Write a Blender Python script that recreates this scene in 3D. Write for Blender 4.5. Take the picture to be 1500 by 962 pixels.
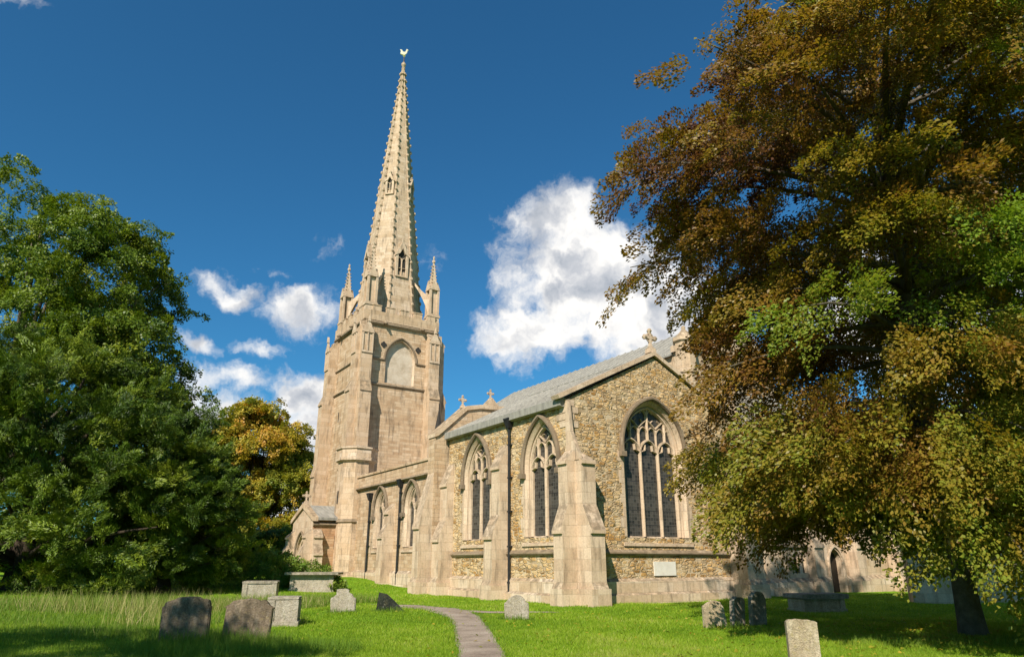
import bpy, bmesh, math, random
import numpy as np
from mathutils import Vector, Matrix
from mathutils.geometry import tessellate_polygon

for o in list(bpy.data.objects): bpy.data.objects.remove(o)
S = bpy.context.scene
COL = S.collection
PI = math.pi
rad = math.radians

# ------------------------------------------------------------------ camera
cam = bpy.data.objects.new('camera', bpy.data.cameras.new('camera')); COL.objects.link(cam)
cam.data.sensor_width = 36; cam.data.lens = 36 * 1017 / 1500
cam.data.clip_start = .1; cam.data.clip_end = 3000
cam.location = (0, 0, 1.6)
cam.rotation_euler = (PI/2 + math.atan(341/1017), 0, 0)
S.camera = cam
S.render.resolution_x = 1024; S.render.resolution_y = 656

# ------------------------------------------------------------------ sun, sky, exposure
SUN_AZ, SUN_EL = rad(199), rad(41)
SV = Vector((math.sin(SUN_AZ)*math.cos(SUN_EL), math.cos(SUN_AZ)*math.cos(SUN_EL), math.sin(SUN_EL)))
sl = bpy.data.lights.new('sun', 'SUN'); sl.energy = 5.0; sl.angle = rad(.5); sl.color = (1, .915, .78)
sun = bpy.data.objects.new('sun', sl); COL.objects.link(sun)
sun.rotation_euler = SV.to_track_quat('Z', 'Y').to_euler()
vs = S.view_settings
vs.view_transform = 'Standard'; vs.look = 'None'; vs.gamma = 1; vs.use_curve_mapping = False
vs.exposure = 0.62
W = bpy.data.worlds.new('World'); S.world = W; W.use_nodes = True
SKY_STRENGTH = .075

class NT:
    """small node-tree writer"""
    def __init__(s, tree): s.t = tree; s.t.nodes.clear()
    def n(s, kind, **kw):
        x = s.t.nodes.new(kind)
        for k, v in kw.items():
            if k.startswith('i_'):
                key = k[2:]; key = int(key) if key.isdigit() else key.replace('_', ' ')
                s.put(x.inputs[key], v)
            else: setattr(x, k, v)
        return x
    def put(s, sock, v):
        if isinstance(v, bpy.types.NodeSocket): s.t.links.new(v, sock)
        else: sock.default_value = v
    def m(s, op, a, b=0., c=None, clamp=False):
        x = s.t.nodes.new('ShaderNodeMath'); x.operation = op; x.use_clamp = clamp
        s.put(x.inputs[0], a); s.put(x.inputs[1], b)
        if c is not None: s.put(x.inputs[2], c)
        return x.outputs[0]
    def vm(s, op, a, b=None, sc=None):
        x = s.t.nodes.new('ShaderNodeVectorMath'); x.operation = op
        s.put(x.inputs[0], a)
        if b is not None: s.put(x.inputs[1], b)
        if sc is not None: s.put(x.inputs['Scale'], sc)
        return x.outputs[0]
    def noise(s, vec, scale, detail=4, rough=.55, out=0):
        x = s.n('ShaderNodeTexNoise'); s.put(x.inputs['Vector'], vec)
        x.inputs['Scale'].default_value = scale; x.inputs['Detail'].default_value = detail; x.inputs['Roughness'].default_value = rough
        return x.outputs[out]
    def ramp(s, fac, stops, interp='LINEAR'):
        x = s.t.nodes.new('ShaderNodeValToRGB'); s.put(x.inputs[0], fac); r = x.color_ramp; r.interpolation = interp
        while len(r.elements) < len(stops): r.elements.new(.5)
        for e, (p, c) in zip(r.elements, stops):
            e.position = p; e.color = (c, c, c, 1) if isinstance(c, (int, float)) else (*c, 1)
        return x.outputs[0]
    def mix(s, fac, a, b, mode='MIX'):
        x = s.t.nodes.new('ShaderNodeMix'); x.data_type = 'RGBA'; x.blend_type = mode; x.clamp_factor = True
        s.put(x.inputs[0], fac)
        for sock, v in ((x.inputs[6], a), (x.inputs[7], b)):
            s.put(sock, (*v, 1) if isinstance(v, tuple) and len(v) == 3 else v)
        return x.outputs[2]
    def mr(s, v, a, b, c=0., d=1., smooth=True):
        x = s.t.nodes.new('ShaderNodeMapRange'); x.interpolation_type = 'SMOOTHSTEP' if smooth else 'LINEAR'
        s.put(x.inputs[0], v)
        for i, q in enumerate((a, b, c, d)): x.inputs[i+1].default_value = q
        return x.outputs[0]

def build_world():
    N = NT(W.node_tree)
    out = N.n('ShaderNodeOutputWorld'); bg = N.n('ShaderNodeBackground')
    N.t.links.new(bg.outputs[0], out.inputs[0])
    sky = N.n('ShaderNodeTexSky'); sky.sky_type = 'NISHITA'; sky.sun_disc = False
    sky.sun_elevation = SUN_EL; sky.sun_rotation = SUN_AZ
    sky.air_density = 1.0; sky.dust_density = .9; sky.ozone_density = 3.0; sky.altitude = 100
    d = N.n('ShaderNodeTexCoord').outputs['Generated']
    skyc = N.mix(1., sky.outputs[0], (.28, .80, 1.02), 'MULTIPLY')
    sep = N.n('ShaderNodeSeparateXYZ'); N.put(sep.inputs[0], d)
    # clouds live on the celestial sphere: azimuth / elevation ellipses broken up by fractal noise
    warp = N.vm('SCALE', N.vm('SUBTRACT', N.noise(d, 11, 5, .6, 1), (.5, .5, .5)), sc=.10)
    dw = N.vm('ADD', d, warp)
    sw = N.n('ShaderNodeSeparateXYZ'); N.put(sw.inputs[0], dw)
    az = N.m('ARCTAN2', sw.outputs[0], sw.outputs[1]); el = N.m('ARCSINE', sw.outputs[2])
    blobs = [(0.105,0.395,0.125,0.090,1.5),(0.070,0.470,0.080,0.050,1.25),(0.045,0.318,0.090,0.050,1.3),(0.190,0.355,0.115,0.095,1.6),(0.280,0.325,0.075,0.07,1.4),
        (-0.312,0.338,0.060,0.042,1.),(-0.404,0.346,0.045,0.025,.75),(-0.345,0.388,0.045,0.016,.42),(-0.293,0.415,0.022,0.014,.3),(-0.436,0.273,0.043,0.020,1.),
        (-0.364,0.272,0.042,0.017,.75),(-0.398,0.228,0.065,0.025,.75),(-0.302,0.218,0.060,0.034,1.),(-0.309,0.151,0.068,0.055,.95),(-0.405,0.185,0.075,0.036,.8),
        (-0.281,0.089,0.060,0.054,.9),(-0.73,0.624,0.035,0.012,.5),(-0.110,0.418,0.040,0.014,.22),(.6,.3,.2,.12,.9),(-.9,.25,.2,.1,.9),(2.2,.4,.4,.2,1.),(-2.4,.35,.4,.15,1.)]
    M = None
    for a0, e0, ra, re, w in blobs:
        u = N.m('DIVIDE', N.m('SUBTRACT', az, a0), ra); v = N.m('DIVIDE', N.m('SUBTRACT', el, e0), re)
        q = N.m('SQRT', N.m('ADD', N.m('MULTIPLY', u, u), N.m('MULTIPLY', v, v)))
        b = N.m('MULTIPLY', N.m('SUBTRACT', 1.25, q), w)
        M = b if M is None else N.m('SMOOTH_MAX', M, b, .12)
    M = N.m('MINIMUM', M, 1.35)
    n1 = N.noise(dw, 13, 9, .60)
    D = N.m('ADD', M, N.m('MULTIPLY', N.m('SUBTRACT', n1, .5), 2.5))
    alpha = N.mr(D, .08, .98)
    # light side: difference of the density noise towards the sun's side of the cloud
    off = N.vm('ADD', dw, (-.020, 0, .026))
    n2 = N.noise(off, 9, 4, .5)
    nb = N.noise(dw, 9, 4, .5)
    rel = N.m('MULTIPLY', N.m('SUBTRACT', nb, n2), 2.6)
    thick = N.mr(D, .7, 1.7)
    base = N.noise(d, 5.5, 3, .5)
    shade = N.m('SUBTRACT', N.m('ADD', .92, rel), N.m('MULTIPLY', thick, N.mr(base, .36, .62, .04, .62)))
    cc = N.ramp(shade, [(.25, (3.6, 4.0, 4.6)), (.55, (5.4, 5.6, 6.0)), (.95, (9.2, 9.0, 8.7))])
    N.put(bg.inputs[0], N.mix(alpha, skyc, cc)); bg.inputs[1].default_value = SKY_STRENGTH
build_world()

# ------------------------------------------------------------------ frames
P0 = Vector((2.27, 28.82, 0)); TH = rad(33)
CU = Vector((-math.sin(TH), math.cos(TH), 0)); CV = Vector((math.cos(TH), math.sin(TH), 0))
def church_ab(x, y):
    dx, dy = x - P0.x, y - P0.y
    return dx*CV.x + dy*CV.y, dx*CU.x + dy*CU.y
def sstep(t): 
    t = np.clip(t, 0, 1); return t*t*(3-2*t)
def gz(x, y):
    """height of the churchyard"""
    x = np.asarray(x, float); y = np.asarray(y, float)
    a, b = church_ab(x, y)
    z = .62*sstep((b-9)/15)*sstep((9-a)/6)
    z = z + .05*np.sin(x*.55+1)*np.sin(y*.43+.4)*sstep((y-8)/10) + .02*np.sin(x*1.7)*np.sin(y*1.3)
    near = sstep((2.2-np.minimum(np.abs(a), 50))/2.2)*(b > -4)*(b < 12)
    z = z*(1-.8*near*(b < 9))
    return z
PATH = [(-.20, 9, .42), (-.45, 12.2, .42), (-.62, 14.5, .43), (-.95, 18.0, .44), (-1.25, 21.1, .46), (-1.75, 24.0, .60), (-2.6, 26.2, .85), (-3.9, 28.2, .75), (-5.3, 30.0, .5)]
PATH2 = [(-2.3, 25.6, .5), (-1.1, 25.5, .42), (0.2, 25.35, .30), (1.6, 25.3, .12)]
def resample(pts, step=.4):
    P = np.array(pts, float); n = len(P); out = []
    for i in range(n-1):
        p0, p1, p2, p3 = P[max(i-1, 0)], P[i], P[i+1], P[min(i+2, n-1)]
        k = max(2, int(np.linalg.norm(p2-p1)/step))
        for t in np.arange(k)/k:
            out.append(.5*((2*p1)+(-p0+p2)*t+(2*p0-5*p1+4*p2-p3)*t*t+(-p0+3*p1-3*p2+p3)*t**3))
    out.append(P[-1]); return np.array(out)
PATHS = [resample(PATH), resample(PATH2)]

# ------------------------------------------------------------------ materials
def material(name, rough=.85, spec=.25):
    m = bpy.data.materials.new(name); m.use_nodes = True
    N = NT(m.node_tree); out = N.n('ShaderNodeOutputMaterial'); p = N.n('ShaderNodeBsdfPrincipled')
    N.t.links.new(p.outputs[0], out.inputs[0])
    p.inputs['Roughness'].default_value = rough; p.inputs['Specular IOR Level'].default_value = spec
    return m, N, p, out
def uvw(N): return N.n('ShaderNodeUVMap').outputs[0]
def objc(N): return N.n('ShaderNodeTexCoord').outputs['Object']
def bump(N, p, h, strength, dist):
    b = N.n('ShaderNodeBump'); N.put(b.inputs['Height'], h); b.inputs['Strength'].default_value = strength; b.inputs['Distance'].default_value = dist
    N.t.links.new(b.outputs[0], p.inputs['Normal'])

def mat_rubble():
    m, N, p, _ = material('golden_rubble_stone', .95, .1)
    uv = uvw(N)
    w = N.vm('SCALE', N.vm('SUBTRACT', N.noise(uv, 1.6, 3, .6, 1), (.5, .5, .5)), sc=.16)
    q = N.vm('MULTIPLY', N.vm('ADD', uv, w), (3.0, 7.8, 1.))
    def vor(feat):
        v_ = N.n('ShaderNodeTexVoronoi'); v_.feature = feat; v_.distance = 'MINKOWSKI'; N.put(v_.inputs['Vector'], q)
        v_.inputs['Scale'].default_value = 1; v_.inputs['Randomness'].default_value = .82; v_.inputs['Exponent'].default_value = 5.; return v_
    vo = vor('F1'); v2 = vor('F2')
    edge = N.m('SUBTRACT', v2.outputs['Distance'], vo.outputs['Distance'])
    sc = N.n('ShaderNodeSeparateColor'); N.put(sc.inputs[0], vo.outputs['Color'])
    stone = N.ramp(sc.outputs[0], [(0., (.29, .175, .075)), (.2, (.44, .285, .125)), (.45, (.53, .375, .195)), (.7, (.56, .435, .275)), (.88, (.50, .37, .215)), (1., (.36, .265, .16))])
    fine = N.noise(uv, 14, 6, .65)
    stone = N.mix(1., stone, N.ramp(fine, [(.25, .62), (.5, 1.), (.8, 1.18)]), 'MULTIPLY')
    big = N.noise(uv, .55, 4, .6)
    stone = N.mix(N.mr(big, .40, .62, 0, .85), stone, N.mix(1., stone, (1.0, .84, .60), 'MULTIPLY'))
    stone = N.mix(N.mr(N.noise(uv, .9, 5, .7), .54, .72, 0, .5), stone, (.34, .28, .20))
    mort = N.mr(edge, .03, .17)
    gone = N.mr(N.noise(uv, 2.3, 4, .6), .35, .6)      # pointing washed out here, flush there
    col = N.mix(mort, N.mix(gone, (.50, .40, .27), (.31, .225, .135)), stone)
    N.put(p.inputs['Base Color'], col)
    h = N.m('ADD', N.m('MULTIPLY', N.m('MULTIPLY', mort, N.m('ADD', .55, sc.outputs[1])), N.m('ADD', .35, gone)), N.m('MULTIPLY', fine, .55))
    bump(N, p, h, 1., .032)
    return m

def mat_ashlar(name, bw, bh, cols, mort=(.30, .24, .17), stain=.5, bstr=.5, lichen=0., rough=.9, k_=.88):
    m, N, p, _ = material(name, rough, .12)
    uv = uvw(N)
    w = N.vm('SCALE', N.vm('SUBTRACT', N.noise(uv, 3, 2, .5, 1), (.5, .5, .5)), sc=.03)
    br = N.n('ShaderNodeTexBrick'); N.put(br.inputs['Vector'], N.vm('ADD', uv, w)); br.offset = .43; br.squash = 1.25; br.squash_frequency = 3
    for k, v in (('Scale', 1.), ('Mortar Size', .012), ('Mortar Smooth', .5), ('Bias', 0.), ('Brick Width', bw), ('Row Height', bh)): br.inputs[k].default_value = v
    br.inputs['Color1'].default_value = (0, 0, 0, 1); br.inputs['Color2'].default_value = (1, 1, 1, 1); br.inputs['Mortar'].default_value = (.5, .5, .5, 1)
    t = N.m('ADD', N.m('MULTIPLY', br.outputs['Color'], .40), N.m('MULTIPLY', N.noise(uv, .8, 6, .74), .60))
    cols = [(c_[0]*k_*1.03, c_[1]*k_*.94, c_[2]*k_*.885) for c_ in cols]; mort = tuple(x*.75 for x in mort)
    c = N.ramp(t, [(.16, tuple(x*.86 for x in cols[0])), (.40, cols[1]), (.60, cols[2]), (.84, tuple(x*1.06 for x in cols[3]))])
    fine = N.noise(uv, 11, 7, .7)
    c = N.mix(1., c, N.ramp(fine, [(.25, .74), (.5, 1.), (.8, 1.12)]), 'MULTIPLY')
    # water-run staining: stretched vertically
    st = N.noise(N.vm('MULTIPLY', uv, (1.6, .28, 1)), 1.6, 6, .7)
    c = N.mix(N.m('MULTIPLY', N.mr(st, .48, .70), stain), c, (.105, .082, .058))
    st2 = N.noise(N.vm('MULTIPLY', uv, (3.4, .22, 1)), 1.3, 5, .7)
    c = N.mix(N.m('MULTIPLY', N.mr(st2, .56, .72), stain*.8), c, (.075, .06, .045))
    pale = N.noise(uv, .9, 5, .7)
    c = N.mix(N.mr(pale, .56, .75, 0, .45), c, (.48, .40, .29))
    if lichen:
        l = N.noise(uv, 5.5, 6, .75)
        c = N.mix(N.mr(l, .55, .68, 0, lichen), c, (.26, .19, .05))
    c = N.mix(N.m('MULTIPLY', br.outputs['Fac'], .32), c, mort)
    gn = N.n('ShaderNodeSeparateXYZ'); N.put(gn.inputs[0], N.n('ShaderNodeNewGeometry').outputs['True Normal'])
    moss = N.m('MULTIPLY', N.mr(gn.outputs[2], .12, .4), N.mr(N.noise(uv, 3.5, 5, .7), .30, .62))
    c = N.mix(N.m('MULTIPLY', moss, .75), c, (.13, .10, .065))
    N.put(p.inputs['Base Color'], c)
    h = N.m('ADD', N.m('MULTIPLY', N.m('SUBTRACT', 1., br.outputs['Fac']), .5), N.m('MULTIPLY', fine, .8))
    bump(N, p, h, bstr, .03)
    return m

def mat_plain(name, cols, scale=3., rough=.8, bstr=.3, bdist=.01, spec=.25, metal=0., coord='uv'):
    m, N, p, _ = material(name, rough, spec)
    c = uvw(N) if coord == 'uv' else objc(N)
    n = N.noise(c, scale, 7, .68)
    N.put(p.inputs['Base Color'], N.ramp(n, [(.28, cols[0]), (.5, cols[1]), (.72, cols[2])]))
    p.inputs['Metallic'].default_value = metal
    bump(N, p, N.noise(c, scale*5, 5, .65), bstr, bdist)
    return m

def mat_grave(name, cols, lich=(.34, .27, .10), moss=(.05, .055, .03), la=.5, ma=.5):
    m, N, p, _ = material(name, .95, .1)
    c = objc(N)
    n = N.noise(N.vm('MULTIPLY', c, (1, 1, .45)), 4.2, 9, .75)
    col = N.ramp(n, [(.32, cols[0]), (.5, cols[1]), (.68, cols[2])])
    col = N.mix(1., col, N.ramp(N.noise(c, 34, 6, .75), [(.3, .5), (.5, 1.), (.72, 1.35)]), 'MULTIPLY')
    col = N.mix(N.mr(N.noise(c, 11, 6, .75), .52, .66, 0, la), col, lich)
    col = N.mix(N.mr(N.vm('ADD', N.noise(c, 17, 5, .7), (0, 0, 0)) if False else N.noise(N.vm('ADD', c, (3.1, 1.7, .4)), 15, 5, .7), .60, .68, 0, .4), col, (.42, .40, .34))
    col = N.mix(N.mr(N.noise(c, 3.1, 7, .75), .50, .70, 0, ma), col, moss)
    N.put(p.inputs['Base Color'], col)
    bump(N, p, N.noise(c, 16, 9, .75), 1., .05)
    return m

def mat_leaf(name, stops, trans=.35, rough=.5, spec=.3):
    m, N, p, out = material(name, rough, spec)
    at = N.n('ShaderNodeAttribute'); at.attribute_name = 'tint'
    c = N.ramp(at.outputs['Fac'], stops)
    N.put(p.inputs['Base Color'], c)
    tr = N.n('ShaderNodeBsdfTranslucent'); N.put(tr.inputs[0], N.mix(1., c, (1.25, 1.25, .6), 'MULTIPLY'))
    ms = N.n('ShaderNodeMixShader'); ms.inputs[0].default_value = trans
    N.t.links.new(p.outputs[0], ms.inputs[1]); N.t.links.new(tr.outputs[0], ms.inputs[2]); N.t.links.new(ms.outputs[0], out.inputs[0])
    return m

def mat_glass():
    m, N, p, _ = material('dark_leaded_glass', .34, .3)
    uv = uvw(N)
    br = N.n('ShaderNodeTexBrick'); N.put(br.inputs['Vector'], uv); br.offset = 0
    for k, v in (('Scale', 1.), ('Mortar Size', .011), ('Brick Width', .16), ('Row Height', .15)): br.inputs[k].default_value = v
    br.inputs['Color1'].default_value = (.020, .018, .016, 1); br.inputs['Color2'].default_value = (.075, .066, .055, 1); br.inputs['Mortar'].default_value = (.085, .078, .070, 1)
    sep = N.n('ShaderNodeSeparateXYZ'); N.put(sep.inputs[0], uv)
    saddle = N.m('LESS_THAN', N.m('FRACT', N.m('DIVIDE', sep.outputs[1], .62)), .05)
    c = N.mix(saddle, br.outputs['Color'], (.02, .019, .018))
    N.put(p.inputs['Base Color'], c)
    bump(N, p, N.m('ADD', N.noise(uv, 6, 2, .5), br.outputs['Fac']), .35, .01)
    return m

def mat_lead():
    m, N, p, _ = material('weathered_lead_sheet', .72, .2)
    uv = uvw(N)
    n = N.noise(N.vm('MULTIPLY', uv, (2.2, .5, 1)), 2., 6, .65)
    N.put(p.inputs['Base Color'], N.ramp(n, [(.3, (.16, .15, .135)), (.5, (.25, .235, .205)), (.72, (.35, .33, .285))]))
    bump(N, p, N.noise(uv, 3, 3, .5), .25, .02)
    return m

def mat_ground():
    m, N, p, _ = material('mown_churchyard_turf', .95, .1)
    c = objc(N)
    n = N.noise(c, .35, 6, .65); f = N.noise(c, 9, 6, .7)
    col = N.ramp(n, [(.3, (.085, .17, .008)), (.5, (.14, .26, .010)), (.72, (.20, .29, .022))])
    col = N.mix(1., col, N.ramp(f, [(.25, .55), (.5, 1.), (.8, 1.25)]), 'MULTIPLY')
    N.put(p.inputs['Base Color'], col); bump(N, p, f, 1., .06)
    return m
def mat_path():
    m, N, p, _ = material('worn_tarmac_path', .95, .15)
    c = objc(N)
    n = N.noise(c, 1.3, 6, .65); f = N.noise(c, 40, 4, .7)
    col = N.ramp(n, [(.3, (.20, .155, .12)), (.55, (.30, .24, .19)), (.75, (.37, .31, .255))])
    col = N.mix(1., col, N.ramp(f, [(.3, .6), (.5, 1.), (.75, 1.3)]), 'MULTIPLY')
    col = N.mix(N.mr(N.noise(c, 5, 6, .75), .58, .70, 0, .6), col, (.10, .12, .04))
    N.put(p.inputs['Base Color'], col); bump(N, p, f, .8, .02)
    return m

RUB = mat_rubble()
ASH = mat_ashlar('pale_limestone_ashlar', .78, .34, [(.45, .34, .22), (.54, .43, .30), (.58, .48, .35), (.62, .53, .41)], stain=.5)
DRESS = mat_ashlar('dressed_limestone', .55, .42, [(.48, .37, .26), (.56, .455, .335), (.60, .505, .385), (.64, .55, .43)], stain=.6, bstr=.4)
TOWER = mat_ashlar('tower_limestone', .85, .36, [(.46, .34, .215), (.53, .415, .285), (.56, .455, .33), (.62, .52, .40)], stain=.75)
BAND = mat_ashlar('mixed_tower_courses', .62, .21, [(.42, .295, .175), (.50, .38, .25), (.56, .45, .315), (.63, .53, .40)], stain=.7, bstr=.8)
SPIRE = mat_ashlar('lichened_spire_stone', .60, .30, [(.40, .30, .20), (.49, .395, .28), (.54, .45, .34), (.60, .52, .42)], stain=.7, lichen=.22)
WARM = mat_ashlar('ruddy_porch_stone', .42, .16, [(.36, .20, .11), (.46, .29, .165), (.52, .36, .22), (.56, .43, .29)], stain=.3, bstr=.7)
PLINTH = mat_ashlar('plinth_stone', .9, .38, [(.45, .34, .22), (.58, .47, .34), (.64, .55, .43), (.68, .61, .50)], stain=.75, bstr=.5)
STRING = mat_ashlar('moulding_stone', .9, .5, [(.25, .195, .13), (.34, .27, .19), (.41, .34, .25), (.47, .40, .31)], stain=.8, k_=.78, bstr=.4)
INFILL = mat_plain('pale_rendered_infill', [(.33, .26, .18), (.47, .39, .30), (.56, .49, .40)], 1.3, .95, .8, .04)
HOOD = mat_ashlar('weathered_shaded_hood_stone', .9, .5, [(.25, .195, .13), (.34, .27, .19), (.41, .34, .25), (.47, .40, .31)], stain=.9, k_=.55)  # hood stone dark from lichen, with its shadow line also put into the colour
GLASS = mat_glass(); LEAD = mat_lead(); GROUND = mat_ground(); PATHM = mat_path()
IRON = mat_plain('black_painted_iron', [(.012, .012, .013), (.02, .02, .021), (.035, .034, .033)], 5, .5, .2)
PLAQ = mat_plain('pale_marble_tablet', [(.55, .51, .44), (.62, .58, .51), (.68, .64, .57)], 3, .6, .1)
GOLD = mat_plain('gilded_metal', [(.75, .60, .35), (.9, .78, .5), (.95, .85, .6)], 3, .25, .1, metal=.75)
OAK = mat_plain('dark_oak', [(.015, .010, .007), (.028, .019, .012), (.04, .028, .018)], 4, .7, .4)
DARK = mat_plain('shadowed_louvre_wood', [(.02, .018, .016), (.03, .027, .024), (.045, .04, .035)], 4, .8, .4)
BARK = mat_plain('beech_bark', [(.06, .05, .037), (.11, .092, .068), (.18, .155, .115)], 4, .95, 1., .03, .1, coord='obj')
BARK2 = mat_plain('dark_bark', [(.03, .022, .016), (.055, .042, .03), (.085, .066, .05)], 4, .95, 1., .03, .1, coord='obj')

# ------------------------------------------------------------------ mesh helpers
class MB:
    def __init__(s): s.v = []; s.f = []
    def add(s, vs, fs):
        k = len(s.v); s.v += [tuple(q) for q in vs]; s.f += [tuple(i+k for i in f) for f in fs]
    def hexa(s, c): s.add(c, [(0, 3, 2, 1), (4, 5, 6, 7), (0, 1, 5, 4), (1, 2, 6, 5), (2, 3, 7, 6), (3, 0, 4, 7)])
    def box(s, a0, a1, b0, b1, z0, z1):
        s.hexa([(a0, b0, z0), (a1, b0, z0), (a1, b1, z0), (a0, b1, z0), (a0, b0, z1), (a1, b0, z1), (a1, b1, z1), (a0, b1, z1)])
    def prism(s, poly, fn, t0, t1):
        """closed prism: 2D outline, fn(p, q, t) -> 3D"""
        n = len(poly); vs = [fn(p, q, t0) for p, q in poly] + [fn(p, q, t1) for p, q in poly]
        tri = tessellate_polygon([[Vector((p, q, 0)) for p, q in poly]])
        fs = [tuple(t) for t in tri] + [tuple(i+n for i in reversed(t)) for t in tri] + [(i, (i+1) % n, (i+1) % n+n, i+n) for i in range(n)]
        s.add(vs, fs)
    def frustum(s, cx, cy, rings, n=8, rot=0., cap=True):
        vs = []
        for z, r in rings:
            for k in range(n):
                t = rot + 2*PI*k/n; vs.append((cx+r*math.cos(t), cy+r*math.sin(t), z))
        fs = [(j*n+k, j*n+(k+1) % n, (j+1)*n+(k+1) % n, (j+1)*n+k) for j in range(len(rings)-1) for k in range(n)]
        if cap: fs += [tuple(reversed(range(n))), tuple(range((len(rings)-1)*n, len(rings)*n))]
        s.add(vs, fs)
    def tube(s, pts, rs, n=6):
        vs = []; P = [Vector(p) for p in pts]; m = len(P)
        if not hasattr(rs, '__len__'): rs = [rs]*m
        prev = None
        for i, p in enumerate(P):
            d = (P[min(i+1, m-1)] - P[max(i-1, 0)]).normalized()
            x = d.cross(Vector((0, 0, 1)) if abs(d.z) < .9 else Vector((1, 0, 0))).normalized()
            if prev is not None:
                x = (prev - d*prev.dot(d)).normalized()
            prev = x; y = d.cross(x)
            for k in range(n):
                t = 2*PI*k/n; vs.append(p + (x*math.cos(t) + y*math.sin(t))*rs[i])
        fs = [(j*n+k, j*n+(k+1) % n, (j+1)*n+(k+1) % n, (j+1)*n+k) for j in range(m-1) for k in range(n)]
        fs += [tuple(reversed(range(n))), tuple(range((m-1)*n, m*n))]
        s.add(vs, fs)
    def bar(s, pts, w, y0, y1, ym=None):
        """stone bar following a 2D (x, z) polyline, chamfered to the outer side y0"""
        P = [Vector((p[0], p[1])) for p in pts]; m = len(P); vs = []
        if ym is None: ym = y0 + .45*(y1-y0)
        for i, p in enumerate(P):
            d1 = (P[i]-P[i-1]).normalized() if i else (P[1]-P[0]).normalized()
            d2 = (P[i+1]-P[i]).normalized() if i < m-1 else d1
            d = d1+d2
            d = d.normalized() if d.length > 1e-6 else d1
            q = Vector((-d.y, d.x)); sc = 1/max(.5, q.dot(Vector((-d1.y, d1.x))))
            for k, y in ((-.5, y1), (-.5, ym), (-.2, y0), (.2, y0), (.5, ym), (.5, y1)):
                e = p + q*(k*w*sc); vs.append((e.x, y, e.y))
        n = 6
        fs = [(j*n+k, j*n+(k+1) % n, (j+1)*n+(k+1) % n, (j+1)*n+k) for j in range(m-1) for k in range(n)]
        fs += [tuple(reversed(range(n))), tuple(range((m-1)*n, m*n))]
        s.add(vs, fs)
    def sheet(s, loops, fn):
        """flat face with holes: loops of 2D points, first the outline"""
        tri = tessellate_polygon([[Vector((p, q, 0)) for p, q in L] for L in loops])
        s.add([fn(p, q) for L in loops for p, q in L], [tuple(t) for t in tri])
    def build(s, name, mat, parent=None, xf=None, smooth=False, recalc=True):
        v = [xf(*q) for q in s.v] if xf else s.v
        me = bpy.data.meshes.new(name); me.from_pydata([tuple(q) for q in v], [], s.f)
        if recalc:
            bm = bmesh.new(); bm.from_mesh(me); bmesh.ops.recalc_face_normals(bm, faces=bm.faces); bm.to_mesh(me); bm.free()
        me.update()
        uv = me.uv_layers.new(name='UVMap')
        for p in me.polygons:
            n = p.normal
            if abs(n.z) > .93: t, b = Vector((1, 0, 0)), Vector((0, 1, 0))
            else:
                t = Vector((-n.y, n.x, 0)).normalized(); b = n.cross(t)
                if b.z < 0: b = -b
            off = 0.37*round(n.x*3)+.61*round(n.y*3)
            for li in p.loop_indices:
                c = me.vertices[me.loops[li].vertex_index].co
                uv.data[li].uv = (c.dot(t)+off, c.dot(b))
            p.use_smooth = smooth
        me.materials.append(mat)
        o = bpy.data.objects.new(name, me); COL.objects.link(o)
        if parent: o.parent = parent
        return o

def empty(name, loc, rz=0):
    o = bpy.data.objects.new(name, None); COL.objects.link(o); o.location = loc; o.rotation_euler = (0, 0, rz); o.empty_display_size = .3
    return o
def tag(o, label, cat, group=None):
    o['label'] = label; o['category'] = cat
    if group: o['group'] = group
    return o

def arch(hw, spring, rise, n=14, x0=0.):
    """two-centred pointed arch from left springing to right springing"""
    R = (hw*hw+rise*rise)/(2*hw); L = []
    th1 = math.atan2(rise, R-hw)   # angle at the apex seen from the right-hand centre
    for i in range(n+1):
        t = PI - th1*i/n; L.append((x0 + (R-hw) + R*math.cos(t), spring + R*math.sin(t)))
    return L + [(2*x0-x, z) for x, z in reversed(L[:-1])]
def arch_h(x, hw, rise):
    x = abs(x)
    if x >= hw: return -1.
    R = (hw*hw+rise*rise)/(2*hw); return math.sqrt(max(0, R*R-(x+R-hw)**2))
def arch_loop(hw, sill, spring, rise, n=14, x0=0.): return [(x0-hw, sill)] + arch(hw, spring, rise, n, x0) + [(x0+hw, sill)]

# church frame: a to the right along the east wall, b away along the south wall
CH = tag(empty('parish_church', P0, TH), 'large medieval stone parish church with tall crocketed spire, gabled chapel and traceried windows', 'church')
EAST = lambda b0, ac=0.: (lambda x, y, z: (ac+x, b0+y, z))           # looking at an east-facing wall
SOUTH = lambda a0, bc=0.: (lambda x, y, z: (a0+y, bc-x, z))          # looking at a south-facing wall

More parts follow.
